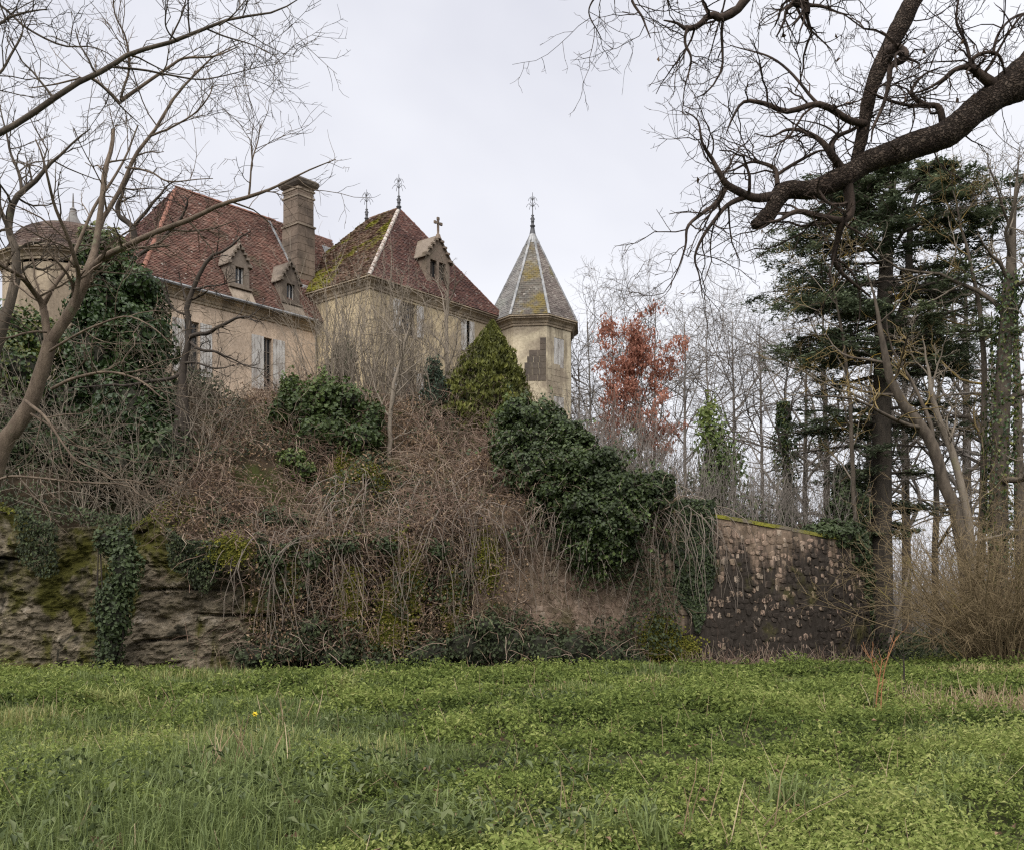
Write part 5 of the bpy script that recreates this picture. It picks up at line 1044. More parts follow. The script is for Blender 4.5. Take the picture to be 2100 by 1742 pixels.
# dark ivy-covered tree at the left
YL = 29.0; blobs = [B(212, 520, YL, 52, 46, .9), B(285, 590, YL, 42, 46, .8), B(230, 620, YL, 80, 80, 1.2), B(285, 690, YL, 62, 80, 1.1), B(205, 740, YL, 70, 100, 1.2), B(250, 850, YL - .6, 95, 95, 1.2), B(140, 850, YL - .4, 75, 80, 1.1), B(320, 870, YL - .4, 60, 70, .9)]
zb = float(hz(*W(235, 0, YL)[:2])); t = thing('ivy_clad_tree', 'broad tree smothered in dark ivy in front of the left wing', 'tree', (*W(235, 0, YL)[:2], zb)); g = Geo(); gc = Geo()
leaf_mass(g, gc, blobs, 210, .15, 230, lo=.66, rough=.42, core=.7, aspect=.85, tmode=lambda P, t: np.clip(t * .62 + .5 * smooth((P[:, 2] - 11.3) / 2.2) * (vnoise(P, 1.0, 6) > -.2), 0, 1)); part('leaves', g, m_ivy_tree, t); part('shade_core', gc, m_core, t)
g = Geo(); tubes(g, np.array([[*W(235, 0, YL)[:2], zb - .2], W(238, 800, YL), W(245, 600, YL), W(235, 470, YL)]), np.array([.3, .24, .16, .05]), 8); part('trunk', g, m_bark, t, True)
# dark evergreen scrub filling the slope at the left
bushy('evergreen_shrub', 'dark leafy scrub at the left edge beneath the round tower', 'shrub', [B(40, 760, 27.5, 70, 70, 1.0), B(20, 680, 28, 50, 60, .8), B(90, 700, 28.5, 46, 60, .8)], 120, .15, m_ivy_tree, 232, core=.6, lo=.4, rough=.5)
bushy('evergreen_shrub', 'black-green scrub on the slope above the left cliff', 'shrub', [B(110, 930, 26.3, 110, 60, 1.0), B(250, 960, 26.2, 90, 48, .9), B(20, 900, 26.3, 60, 70, .9), B(340, 940, 26.8, 56, 60, .8)], 150, .14, m_ivy_wall, 233, core=.6, lo=.45, rough=.5)
rgb = np.random.default_rng(234); n = 420; X = rgb.uniform(-17, -9.3, n); Y = Ffoot(X) + rgb.uniform(.5, 6, n); o = np.stack([X, Y, hz(X, Y)], 1); P = grow(o, rgb.normal(size=o.shape) * .5 + [0, -.2, 1], rgb.uniform(1.0, 4.2, n), 9, .16, -.01, rgb); R = np.tile(np.linspace(.014, .005, 9), (n, 1)); g = Geo(); tubes(g, P, R, 4); l1 = spawn(P, R, 6, .2, 1, 45, .3, 5, .22, 0, .6, .4, rgb, .005, L=(.3, 1.1)); tubes(g, *l1, 3); solo('slope_brushwood', g, m_twig, 'thin bare brushwood on the dark slope at the left', kind='stuff')
# dark crooked branches beside it
YD = 27.5; rg = np.random.default_rng(231); b = W(372, 0, YD)
dk = thing('bare_tree', 'black crooked bare tree against the ochre wing wall, right of the ivy-smothered tree', 'tree', (*b[:2], float(hz(b[0], b[1]))))
ld = [px(Z1, q_, YD, .3532) for q_ in (
    [(1060, 1240, 44), (1070, 1150, 40), (1100, 1040, 36), (1090, 900, 32), (1110, 770, 28), (1170, 640, 24), (1250, 560, 18), (1350, 490, 12), (1450, 420, 6)],
    [(1100, 1030, 26), (1220, 990, 22, -.3), (1350, 930, 16, -.5), (1440, 915, 11, -.6), (1510, 945, 5, -.7)], [(1110, 1060, 20), (1150, 1100, 18, -.3), (1250, 1110, 15, -.4), (1400, 1180, 9, -.6), (1520, 1215, 4, -.7)],
    [(1060, 1230, 26), (960, 1270, 22, -.3), (800, 1300, 18, -.6), (600, 1320, 12, -.9), (400, 1330, 5, -1)], [(1090, 900, 16), (1010, 860, 13, .2), (960, 780, 9, .3), (930, 690, 5, .3)],
    [(1070, 1180, 16), (1180, 1180, 12, -.4), (1260, 1220, 9, -.5), (1350, 1200, 4, -.6)], [(1120, 750, 14), (1210, 720, 10, -.2), (1300, 730, 7, -.3), (1400, 700, 3, -.3)],
    [(770, 520, 40, 2), (772, 390, 36, 2), (700, 330, 28, 2), (690, 240, 22, 2), (740, 120, 14, 2), (780, 0, 7, 2)], [(775, 390, 22, 2), (850, 280, 18, 2), (930, 190, 12, 2), (1010, 120, 5, 2)], [(800, 560, 20, .5), (960, 440, 18, .3), (1070, 310, 15, .2), (1100, 230, 12, .1), (1070, 195, 5, .1)])]
tr = np.vstack([[*LOC[dk] - [0, 0, .2], .36], ld[0][0]]); P, R = resample(np.vstack([tr[0], (tr[0] + tr[1]) / 2, tr[1]]), 8); g = Geo(); tubes(g, P, R, 8); part('trunk', g, m_twig_dark, dk, True)
PD, RD = multi_limb(dk, ld, 16, 6, m_twig_dark, .09, 111); g = Geo(); l1 = spawn(PD, RD, 8, .25, 1, 52, .3, 6, .24, .02, .45, .3, rg, .008, L=(.3, 1.1)); tubes(g, *l1, 3); l2 = spawn(l1[0], l1[1], 4, .2, 1, 48, .4, 4, .25, .01, .6, .4, rg, .006, L=(.15, .5)); tubes(g, *l2, 3); part('crown', g, m_twig_dark, dk)
# shrubs along the crest
YS = 29.7
bushy('evergreen_shrub', 'large dark evergreen shrub on the bank below the wing window', 'shrub', [B(690, 880, YS, 60, 50, 1.1), B(620, 840, YS, 44, 46, .8), B(745, 905, YS - .4, 42, 46, .9), B(595, 795, YS + .3, 26, 34, .5), B(665, 808, YS, 40, 40, .7), B(712, 822, YS + .2, 42, 34, .7), B(765, 860, YS, 26, 40, .5), B(640, 895, YS - .5, 40, 40, .7), B(575, 845, YS, 22, 40, .5)], 150, .15, m_laurel, 240, core=.5, lo=.4, rough=.6, tmode=hi(7.5, 10))
bushy('evergreen_shrub', 'small dark leafy clump hanging in the brambles below the wing', 'shrub', [B(600, 945, 28.3, 34, 24, .5), B(625, 965, 28.2, 24, 20, .4)], 230, .13, m_laurel, 241, core=.7, lo=.6)
bushy('evergreen_shrub', 'dark ivy bush against the corner between wing and pavilion', 'shrub', [B(705, 745, 38, 28, 55, .6), B(680, 780, 37, 30, 40, .6)], 150, .14, m_ivy_wall, 242, core=.65, lo=.5)
bushy('ivy_column', 'dark ivy column climbing the mossy rock face at the left', 'ivy', [B(222, 1330, 23.3, 30, 60, .35), B(232, 1250, 23.3, 40, 70, .40), B(255, 1170, 23.4, 34, 60, .40), B(236, 1110, 23.6, 46, 34, .4)], 260, .11, m_ivy_wall, 243, core=.6, lo=.5)
# ivy patches creeping through the brambles
g = Geo(); rgp = np.random.default_rng(247); pat = []
for x, y, rx, ry in ((430, 905, 40, 34), (470, 1075, 46, 22), (555, 1065, 38, 26), (520, 960, 26, 22), (770, 960, 30, 36), (755, 925, 22, 22), (700, 1120, 44, 22), (790, 1120, 34, 24), (840, 1020, 22, 22), (640, 1150, 40, 30), (560, 1150, 40, 24), (870, 930, 30, 18), (940, 960, 26, 20), (900, 1130, 28, 34), (960, 1070, 24, 30), (430, 1010, 40, 22), (350, 1040, 60, 20), (610, 1070, 26, 18)):
    d_ = np.interp(y, [900, 1090, 1091, 1200], [6.0, .3, -.5, -.6]); X_ = (x - CX) / F_PX * (25 + d_); Y_ = Ffoot(X_) + d_; pat.append(B(x, y, float(Y_), rx, ry, .42))
leaf_mass(g, None, pat, 210, .10, 248, lo=.35, rough=.6, core=0, aspect=.8); solo('ivy_patches', g, m_ivy_wall, 'dark ivy patches creeping through the brambles on the bank', kind='stuff')
# multi-stemmed bare saplings in front of the pavilion
rg = np.random.default_rng(250)
CL = ((690, 36.5, 600, 50, 14), (735, 35.5, 520, 60, 18), (785, 35, 540, 55, 20), (835, 35.5, 600, 50, 16), (868, 34.5, 640, 50, 10), (760, 33.5, 640, 70, 18), (650, 35, 640, 50, 12), (960, 33.2, 720, 30, 9), (820, 33, 690, 60, 14), (710, 32.5, 660, 60, 16), (890, 33.0, 690, 50, 14))
for k, (x, Y, top_y, w, nst) in enumerate(CL):
    b = W(x, 0, Y); zb = float(hz(b[0], b[1])); Hh = W(x, top_y, Y)[2] - zb; t = thing('sapling_clump', ORD[sorted(q_[0] for q_ in CL).index(x)] + ' clump of thin bare upright stems from the wing, before the pavilion', 'shrub', (b[0], b[1], zb), 'clumps of bare stems in front of the pavilion')
    o = np.array([b[0], b[1], zb - .1]) + rg.normal(size=(nst, 3)) * [.45, .3, 0]; d = np.stack([rg.normal(size=nst) * .22, rg.normal(size=nst) * .15, np.ones(nst)], 1); L = Hh * rg.uniform(.75, 1.25, nst)
    P = grow(o, d, L, 10, .05, .015, rg); R = np.linspace(1, .2, 10)[None] * rg.uniform(.016, .038, nst)[:, None]; g = Geo(); tubes(g, P, R, 5); part('stems', g, m_twig, t, True); g = Geo()
    l1 = spawn(P, R, 6, .25, 1, 34, .25, 6, .12, .04, .5, .3, rg, .007, L=(.4, 1.4)); tubes(g, *l1, 3); l2 = spawn(l1[0], l1[1], 3, .2, 1, 36, .4, 4, .16, .02, .6, .4, rg, .005, L=(.2, .6)); tubes(g, *l2, 3); part('crown', g, m_twig, t)
for (pts, Y, lab, sd) in (([(918, 800, 9), (916, 690, 8), (918, 620, 6), (916, 560, 3)], 36, 'single slender bare tree in front of the pavilion window nearest the turret', 1), ([(798, 1040, 12), (798, 930, 10), (804, 820, 8), (826, 720, 6), (850, 640, 3)], 29.5, 'slim bare tree growing from the middle of the bramble bank', 2)):
    a = px(ZD, pts, Y, 1.0); b = a[0].copy(); b[2] = float(hz(b[0], b[1])) - .1
    if b[2] < a[0, 2]: a = np.vstack([b, a])
    bare_tree('bare_tree', lab, 'tree', a, [dict(k=11, t0=.3, t1=1, ang=48, lr=.42, n=8, wig=.12, up=.03, rr=.5, taper=.2, rmin=.009), dict(k=6, t0=.2, t1=1, ang=42, lr=.42, n=5, wig=.16, up=.02, rr=.6, taper=.3, rmin=.006), dict(k=3, t0=.2, t1=1, ang=42, lr=.45, n=4, wig=.18, rr=.6, taper=.3, rmin=.005)], (m_twig, m_twig, m_twig), 400 + sd)
# ------------------------------------------------------------------ brambles, vines, ground cover of the bank
rg = np.random.default_rng(501)
def bank_pts(n, x0, x1, d0, d1):
    X = rg.uniform(x0, x1, n); D = rg.uniform(d0, d1, n); Y = Ffoot(X) + D; return np.stack([X, Y, hz(X, Y)], 1)
def face_pts(n, x0, x1):
    """points on the steep front (cliff or wall) between x0 and x1"""
    X = rg.uniform(x0, x1, n); z = rg.uniform(-.3, 1, n) ; Zt = edge_z(X) + .2; Z = -.2 + (Zt + .2) * rg.random(n); return np.stack([X, Ffoot(X) - .28 - .12 * rg.random(n) - .2 * (1 - Z / 4), Z], 1)
# brown canes
n = 6500; o = bank_pts(n, -9.8, 1.6, -.2, 9.5); k = (fbm(o, .5, 5, 3) > -.32) & ~((np.abs(o[:, 0] + 4.75) < .85 + .2 * vnoise(o, 1.5, 3)) & (o[:, 1] - Ffoot(o[:, 0]) > 1.2) & (o[:, 1] - Ffoot(o[:, 0]) < 4.4)); o = o[k]; m = len(o)
d = np.stack([rg.normal(size=m) * .9, -.35 + rg.normal(size=m) * .5, .55 + .5 * rg.random(m)], 1)
P = grow(o, d, rg.uniform(.7, 2.2, m), 8, .40, -.13, rg); R = np.linspace(1, .35, 8)[None] * rg.uniform(.006, .017, m)[:, None]
g = Geo(); tubes(g, P, R, 3, np.clip(.65 * rg.random(m) + .2 + .3 * vnoise(o, .5, 19), 0, 1)); l1 = spawn(P[::2], R[::2], 4, .2, 1, 50, .3, 4, .3, -.05, .6, .5, rg, .0045, L=(.15, .6)); tubes(g, *l1, 3, rg.random(len(l1[0])))
# canes hanging over the front
n = 3300; X = rg.uniform(-7.4, 5.2, n); Y = Ffoot(X) + rg.uniform(-.25, .3, n); zt = edge_z(X) + .2; dens = vnoise(np.stack([X, 0 * X, 0 * X], 1), .8, 77); kk = rg.random(n) < np.clip(.55 + .5 * dens, .05, 1) * np.where(X < -6.5, .35, np.where(X > .3, .45, .8)); X, Y, zt = X[kk], Y[kk], zt[kk]; m = len(X)
o = np.stack([X, Y, zt - rg.random(m) ** 1.3 * 3.2], 1); d = np.stack([rg.normal(size=m) * .9, -.9 + .2 * rg.normal(size=m), .35 + .4 * rg.normal(size=m)], 1)
P = grow(o, d, rg.uniform(.6, 2.8, m), 10, .46, -.16, rg); back = Ffoot(P[..., 0]) - .62 - .25 * rg.random((m, 1)); P[..., 1] = np.maximum(P[..., 1], back); R = np.linspace(1, .4, 10)[None] * rg.uniform(.005, .014, m)[:, None]
tubes(g, P, R, 3, rg.random(m)); l1 = spawn(P[::2], R[::2], 5, .2, 1, 45, .3, 4, .3, -.1, .6, .5, rg, .0042, L=(.12, .5)); tubes(g, *l1, 3, rg.random(len(l1[0])))
solo('bramble_thicket', g, m_bramble, 'tangle of brown leafless bramble canes over the bank below the house', kind='stuff')
# pale long vines
n = 420; X = rg.uniform(-7.6, 6.5, n); o = np.stack([X, Ffoot(X) + rg.uniform(-.2, 2.2, n), 0 * X], 1); o[:, 2] = np.where(o[:, 1] > Ffoot(X), hz(X, o[:, 1]) + .2, edge_z(X)); d = np.stack([rg.normal(size=n) * .5, -.9 + 0 * X, .4 + 0 * X], 1)
P = grow(o, d, rg.uniform(1.6, 4.6, n), 14, .17, -.30, rg); P[..., 1] = np.maximum(P[..., 1], Ffoot(P[..., 0]) - .75 - .2 * rg.random((n, 1))) ; P[..., 2] = np.maximum(P[..., 2], np.where(P[..., 1] > Ffoot(P[..., 0]) + .1, hz(P[..., 0], P[..., 1]) + .12, -.15)); R = np.linspace(1, .4, 14)[None] * rg.uniform(.007, .018, n)[:, None]
g = Geo(); tubes(g, P, R, 4); solo('hanging_vines', g, m_vine, 'long pale dry vines trailing down the bank and rampart', kind='stuff')
# leaves lying in and on the brambles
g = Geo(); o = bank_pts(26000, -10, 2.0, -.1, 9.8); f = face_pts(5000, -7.2, .5); o = np.vstack([o + np.stack([0 * o[:, 0], 0 * o[:, 0], rg.random(len(o)) * .55], 1), f + [0, -.25, 0] * rg.random((len(f), 1))]); m = len(o)
leaves(g, o, rg.normal(size=o.shape) + [0, -.5, .6], rg.uniform(.05, .12, m), rg.random(m), .6, .15); solo('leaf_litter', g, m_litter, 'brown dead leaves caught among the brambles', kind='stuff')
g = Geo(); o = bank_pts(42000, -19, 2.6, -.1, 9.8); dens = np.where(o[:, 0] < -8.2, .1, -.22) ; k = vnoise(o, .45, 61) + .5 * vnoise(o, 1.3, 62) > -dens - .05; o = o[k]; f = face_pts(22000, -16, 5.0); k = vnoise(f, .6, 63) + .5 * vnoise(f, 1.6, 64) > np.where(f[:, 0] < -6.8, .85, .05); f = f[k]
o = np.vstack([o + np.stack([0 * o[:, 0], 0 * o[:, 0], .08 + rg.random(len(o)) * .45], 1), f + [0, -.3, 0] * rg.random((len(f), 1))]); m = len(o)
leaves(g, o, rg.normal(size=o.shape) * .6 + [0, -.6, .7], rg.uniform(.06, .14, m), np.clip(rg.random(m) * .8 + .2 * vnoise(o, .8, 3), 0, 1), .75, .15, [0, -.3, -1]); solo('bank_undergrowth', g, m_bramleaf, 'dark green bramble and ivy leaves creeping over bank and cliff', kind='stuff')
# yellow-green moss: cushions on the bank and hanging on the rock
g = Geo()
for (x, y, Y, rx, ry) in ((735, 1012, 28.0, 46, 52), (752, 1040, 27.5, 40, 40), (712, 985, 28.6, 30, 34), (810, 1250, 25.1, 30, 60), (840, 1200, 25.2, 26, 70), (790, 1310, 25.0, 40, 24), (1355, 1310, 26.2, 40, 40), (1400, 1330, 26.4, 36, 24), (930, 1240, 25.4, 22, 60), (480, 1130, 24.6, 40, 26), (600, 1180, 24.7, 22, 40), (1000, 1150, 25.4, 24, 50), (720, 1230, 24.8, 24, 60)):
    c, r = B(x, y, Y, rx, ry, .4); n = int(rx * ry * (2.6 if Y > 27.2 else 1.6)); d = rg.normal(size=(n, 3)) * .5; p = c + d * r
    if Y > 27.2: p[:, 2] = hz(p[:, 0], p[:, 1]) + .1 + .1 * rg.random(n); nv = np.tile([0, -.5, 1.0], (n, 1))
    else: p[:, 1] = Ffoot(p[:, 0]) - .42 - .12 * rg.random(n); nv = np.tile([0, -1.0, .4], (n, 1))
    leaves(g, p, nv + rg.normal(size=p.shape) * .5, rg.uniform(.05, .11, n), rg.random(n), .7, .2)
gr_ = Geo(); X = rg.uniform(-18, -2.5, 26000); hang = .22 + .55 * (vnoise(np.stack([X, 0 * X, 0 * X], 1), .55, 71) + .6 * vnoise(np.stack([X, 0 * X, 0 * X], 1), 1.9, 72) + .45); u_ = rg.random(26000) ** 1.3
gate = vnoise(np.stack([X, 0 * X, 0 * X], 1), .8, 73) + .5 * vnoise(np.stack([X, 0 * X, 0 * X], 1), 2.3, 74) > .12 + .5 * (X < -11) + .15 * smooth((X + 9) / 4); X, hang, u_ = X[gate], hang[gate], u_[gate]; n_g = len(X)
o = np.stack([X, Ffoot(X) - .15 - .45 * rg.random(n_g) * (1 - .4 * u_), edge_z(X) + .25 + .2 * vnoise(np.stack([X, 0 * X, 0 * X], 1), 1.6, 75) - u_ * np.maximum(hang, .15) * 1.5], 1); leaves(gr_, o, rg.normal(size=o.shape) * .55 + [0, -.8, .6], rg.uniform(.05, .12, len(o)), np.clip(rg.random(len(o)) * .9, 0, 1), .7, .15, [0, -.2, -1]); solo('cliff_overhang_plants', gr_, m_bramleaf, 'dark creepers hanging over the top of the cliff', kind='stuff')
# moss rim along the cliff top and coping
X = rg.uniform(-17, -3, 9000); d_ = rg.uniform(-.35, 1.4, 9000); o = np.stack([X, Ffoot(X) + d_, np.where(d_ > .15, hz(X, Ffoot(X) + d_), edge_z(X) + .05) + .06 + .12 * rg.random(9000)], 1); o = o[vnoise(o, .5, 9) > -.1]; leaves(g, o, rg.normal(size=o.shape) * .5 + [0, -.5, .8], rg.uniform(.05, .11, len(o)), rg.random(len(o)) * .55, .6, .15)
s = rg.uniform(6.5, S_END - 5, 5000); p = wall_face(s, wall_top(s), -.2 - .35 * rg.random(5000)) + [0, 0, .12]; leaves(g, p, rg.normal(size=p.shape) * .4 + [0, -.3, 1], rg.uniform(.04, .09, 5000), .35 + .6 * rg.random(5000), .6, .25)
solo('moss', g, m_moss, 'yellow-green moss on the bank, rock and coping', kind='stuff')
# low dark brambles along the foot of the bank and rampart
g = Geo(); gc = Geo(); cs = Geo(); gcn = Geo()
FOOT = [(530, 1330, 60, 34), (600, 1310, 70, 44), (690, 1330, 60, 30), (880, 1330, 70, 36), (960, 1310, 60, 56), (1040, 1310, 70, 60), (1110, 1320, 70, 56), (1180, 1315, 64, 52), (1240, 1330, 60, 44), (1290, 1345, 40, 26), (770, 1345, 60, 22), (640, 1270, 44, 30), (1000, 1270, 50, 30)]
leaf_mass(g, gc, [B(x, y + 14, 24.6 + (x - 500) * .0016, rx, ry, .75) for x, y, rx, ry in FOOT], 150, .11, 510, lo=.6, rough=.4, core=.62, aspect=.65, tmode=lambda P, t: np.clip(t * .75, 0, 1))
b_ = solo('bramble_bank', g, m_bramleaf, 'low dusky-green bramble bushes along the foot of the rampart', kind='stuff'); part('shade_core', gc, m_core, b_)
o = np.vstack([B(x, y, 24.4 + (x - 500) * .0016, rx, ry, .7)[0] + rg.normal(size=(26, 3)) * [.9, .4, .35] for x, y, rx, ry in FOOT]); P = grow(o, rg.normal(size=o.shape) + [0, -.4, .7], rg.uniform(.5, 1.4, len(o)), 7, .2, -.14, rg); tubes(cs, P, np.tile(np.linspace(.010, .004, 7), (len(o), 1)), 3, rg.random(len(o)))
X = rg.uniform(5, 12, 900); o = np.stack([X, Ffoot(X) - .6 - .3 * rg.random(900), gz(X, Ffoot(X)) + .02], 1); P = grow(o, rg.normal(size=o.shape) * .6 + [0, 0, 1], rg.uniform(.25, .9, 900), 6, .2, -.08, rg); tubes(cs, P, np.tile(np.linspace(.009, .004, 6), (900, 1)), 3, rg.random(900))
solo('dry_stems', cs, m_bramble, 'dry brown stems and canes along the foot of the wall', kind='stuff')
# dark undergrowth below the cedar and the right-hand trees
g = Geo(); X = rg.uniform(11.5, 22, 14000); Y = rg.uniform(29, 40, 14000); o = np.stack([X, Y, gz(X, Y) + rg.random(14000) ** 2 * 1.1], 1); o = o[vnoise(o * [1, 1, .3], .5, 5) > -.25]; leaves(g, o, rg.normal(size=o.shape) + [0, -.3, .5], rg.uniform(.08, .18, len(o)), rg.random(len(o)) * .8, .7, .15)
solo('woodland_undergrowth', g, m_bramleaf, 'dark undergrowth below the cedar and the bare trees', kind='stuff')
g = Geo(); X = rg.uniform(2.5, 12, 9000); Y = Ffoot(X) + rg.uniform(.3, 14, 9000); o = np.stack([X, Y, hz(X, Y) + rg.random(9000) ** 2 * .9], 1); o = o[vnoise(o * [1, 1, .3], .5, 15) > -.1]; leaves(g, o, rg.normal(size=o.shape) + [0, -.3, .5], rg.uniform(.08, .16, len(o)), rg.random(len(o)), .7, .15)
n = 1500; X = rg.uniform(2.5, 12, n); Y = Ffoot(X) + rg.uniform(.8, 16, n); o2 = np.stack([X, Y, hz(X, Y)], 1); solo('terrace_undergrowth', g, m_bramleaf, 'low leafy undergrowth on the terrace behind the rampart', kind='stuff')
g = Geo(); P = grow(o2, rg.normal(size=o2.shape) * .25 + [0, 0, 1], rg.uniform(.8, 3.2, n), 7, .12, .01, rg); tubes(g, P, np.tile(np.linspace(.013, .005, 7), (n, 1)), 3); l1 = spawn(P, np.tile(np.linspace(.013, .005, 7), (n, 1)), 4, .3, 1, 40, .3, 4, .2, .02, .6, .4, rg, .005, L=(.3, .9)); tubes(g, *l1, 3)
solo('terrace_brushwood', g, m_twig_far, 'thin bare brushwood standing on the terrace behind the rampart', kind='stuff')

rgw = np.random.default_rng(555); n = 2600; X = rgw.uniform(10, 80, n); Y = rgw.uniform(58, 105, n); k = X > 13; o = np.stack([X, Y, gz(X, Y) - .1], 1)[k]; n = len(o); g = Geo(); P = grow(o, rgw.normal(size=o.shape) * .2 + [0, 0, 1], rgw.uniform(2.5, 8, n) * (.7 + .5 * (vnoise(o, .08, 3) + 1)), 7, .12, .01, rgw); R = np.tile(np.linspace(.05, .012, 7), (n, 1)); tubes(g, P, R, 3); l1 = spawn(P, R, 8, .15, 1, 45, .35, 5, .2, .02, .6, .3, rgw, .015); tubes(g, *l1, 3); solo('far_woodland', g, m_twig_far, 'distant leafless woodland seen between the right-hand trunks', kind='stuff')
# ------------------------------------------------------------------ meadow
m_weed = mat_leaf('meadow_weed', [(.038, .054, .016), (.13, .172, .042), (.235, .28, .076), (.345, .36, .13)], .65, .35, spec=.15)
m_grass = mat_leaf('meadow_grass', [(.07, .095, .032), (.15, .19, .062), (.23, .27, .09), (.34, .335, .11), (.46, .38, .2)], .6, .35, [0, .3, .6, .86, 1])
m_dock = mat_leaf('dock_leaf', [(.03, .042, .016), (.06, .08, .03), (.10, .125, .05), (.17, .19, .09)], .55, .2, spec=.2)
m_straw = mat_leaf('dry_straw', [(.22, .15, .085), (.33, .24, .14), (.45, .36, .23)], .85, .2)
rg = np.random.default_rng(601)
def field(n, y0, y1, pw=1.6):
    u = rg.random(n); a, b = y0 ** (2 - pw), y1 ** (2 - pw); Y = (a + (b - a) * u) ** (1 / (2 - pw)); X = (rg.random(n) * 2 - 1) * (.66 * Y + 2.0); k = Y < Ffoot(np.minimum(X, 12.4)) - .3 + np.where(X > 12.4, 2, 0); return X[k], Y[k]
# leafy weeds in tiers
X, Y = field(46000, 3.5, 31, 1.7); c = np.stack([X, Y, gz(X, Y)], 1); tp = vnoise(c, .33, 5) + .6 * vnoise(c, .9, 6); left = smooth((-X / Y * 1.0 - .12) / .25) * smooth((15 - Y) / 6)
cl = vnoise(c, 1.15, 51) + .55 * vnoise(c, 2.9, 52); k = (tp * .35 + cl - .75 * left - .5 * np.clip(vnoise(c, .55, 33), 0, 1) > -.40) | (rg.random(len(c)) < .15); c = c[k]; Y = Y[k]; cl = cl[k]; m = len(c); hgt = (.06 + .36 * smooth((cl + .45) / 1.5) * (1 + .35 * vnoise(c, .4, 8))) * rg.uniform(.6, 1.15, m); rep = 11
ci = np.repeat(np.arange(m), rep); lv_ = np.tile(np.arange(rep) / (rep - 1), m); a = rg.random(m * rep) * 2 * np.pi; rad = (.03 + .075 * (1 - .5 * lv_)) * np.clip(Y[ci] / 11, .8, 1.6); d = np.stack([np.cos(a), np.sin(a), 0 * a], 1)
P = c[ci] + d * rad[:, None] + np.stack([0 * a, 0 * a, hgt[ci] * (.25 + .75 * lv_)], 1); sz = (.026 + .062 * rg.random(len(P)) ** 1.8) * np.clip(Y[ci] / 8.5, .85, 2.0) * (1.1 - .35 * lv_)
tone = np.clip(.26 + .12 * cl[ci] + .30 * vnoise(c, .35, 9)[ci] + .5 * (lv_ - .3) * rg.uniform(.4, 1.3, len(P)) + .14 * rg.normal(size=len(P)), 0, 1)
g = Geo(); leaves(g, P, nrm(d * .45 + [0, 0, 1.0] + rg.normal(size=P.shape) * .75), sz, tone, .48, .2, d + [0, 0, -.2]); X, Y = field(70000, 3.5, 31, 1.5); o = np.stack([X, Y, gz(X, Y) + .03 + .05 * rg.random(len(X))], 1); leaves(g, o, rg.normal(size=o.shape) * .7 + [0, -.2, 1], rg.uniform(.03, .07, len(o)) * np.clip(Y / 9, .8, 2), np.clip(.12 + .3 * rg.random(len(o)) + .12 * vnoise(o, .6, 4), 0, 1), .5, .2)
solo('meadow_weeds', g, m_weed, 'yellow-green nettle-like weeds covering the meadow', kind='stuff')
# grass
X, Y = field(22000, 3.5, 31, 1.7); c = np.stack([X, Y, gz(X, Y)], 1); gp = vnoise(c, .3, 25) + .5 * vnoise(c, .8, 26) + 1.1 * smooth((-X / Y - .05) / .3) * smooth((17 - Y) / 6); gp = gp + .9 * np.clip(vnoise(c, .6, 33) + .4 * vnoise(c, 1.9, 34) - .3, 0, 1); k = gp > .22; c = c[k]; Y = Y[k]; gp = gp[k]; m = len(c); rep = 9
ci = np.repeat(np.arange(m), rep); sc = np.clip(Y[ci] / 10, .8, 1.9); P = c[ci] + rg.normal(size=(m * rep, 3)) * [.06, .06, 0] * sc[:, None]; a = rg.random(m * rep) * 2 * np.pi
L = (.14 + .19 * np.clip(gp[ci], 0, 1.2)) * rg.uniform(.6, 1.35, len(P)); far_y = smooth((Y[ci] - 16) / 6); tone = np.clip(.32 + .55 * (vnoise(c, .6, 33)[ci] + .4 * vnoise(c, 1.9, 34)[ci] > .42) * rg.random(len(P)) + .18 * vnoise(c, .5, 28)[ci] + .13 * rg.normal(size=len(P)) + .25 * far_y * (vnoise(c, .35, 29)[ci] + .4) + .55 * smooth((P[:, 0] / P[:, 1] - .42) / .1) * smooth((Y[ci] - 14) / 5), 0, .97)
g = Geo(); blades(g, P, np.stack([np.cos(a), np.sin(a), 0 * a], 1), L, .0095 * sc, rg.uniform(.2, 1.2, len(P)), tone)
# tufts of long grass
TU = [(430, 1640), (480, 1690), (300, 1700), (640, 1640), (720, 1700), (880, 1640), (1300, 1700), (620, 1500), (350, 1560), (120, 1480), (60, 1560), (200, 1660), (260, 1420), (180, 1410), (700, 1395), (930, 1700), (1640, 1640), (1900, 1660), (2000, 1600), (560, 1600), (90, 1700), (640, 1570), (780, 1590)]
for x, y in TU:
    Yt = 1.6 * F_PX / (y - HY); b = W(x, 0, Yt); nbl = 170; cc_ = np.array([b[0], b[1], gz(b[0], b[1])]) + rg.normal(size=(nbl, 3)) * [.15, .13, 0]; a = rg.random(nbl) * 2 * np.pi; yel = .35 if y < 1440 else 0
    blades(g, cc_, np.stack([np.cos(a), np.sin(a), 0 * a], 1), rg.uniform(.22, .52, nbl) * (1 + .2 * (y < 1440)), np.full(nbl, .014 * max(1, Yt / 9)), rg.uniform(.5, 1.3, nbl), np.clip(.25 + yel + .2 * rg.random(nbl), 0, 1))
solo('meadow_grass', g, m_grass, 'long blue-green and straw-yellow grass in the meadow', kind='stuff')
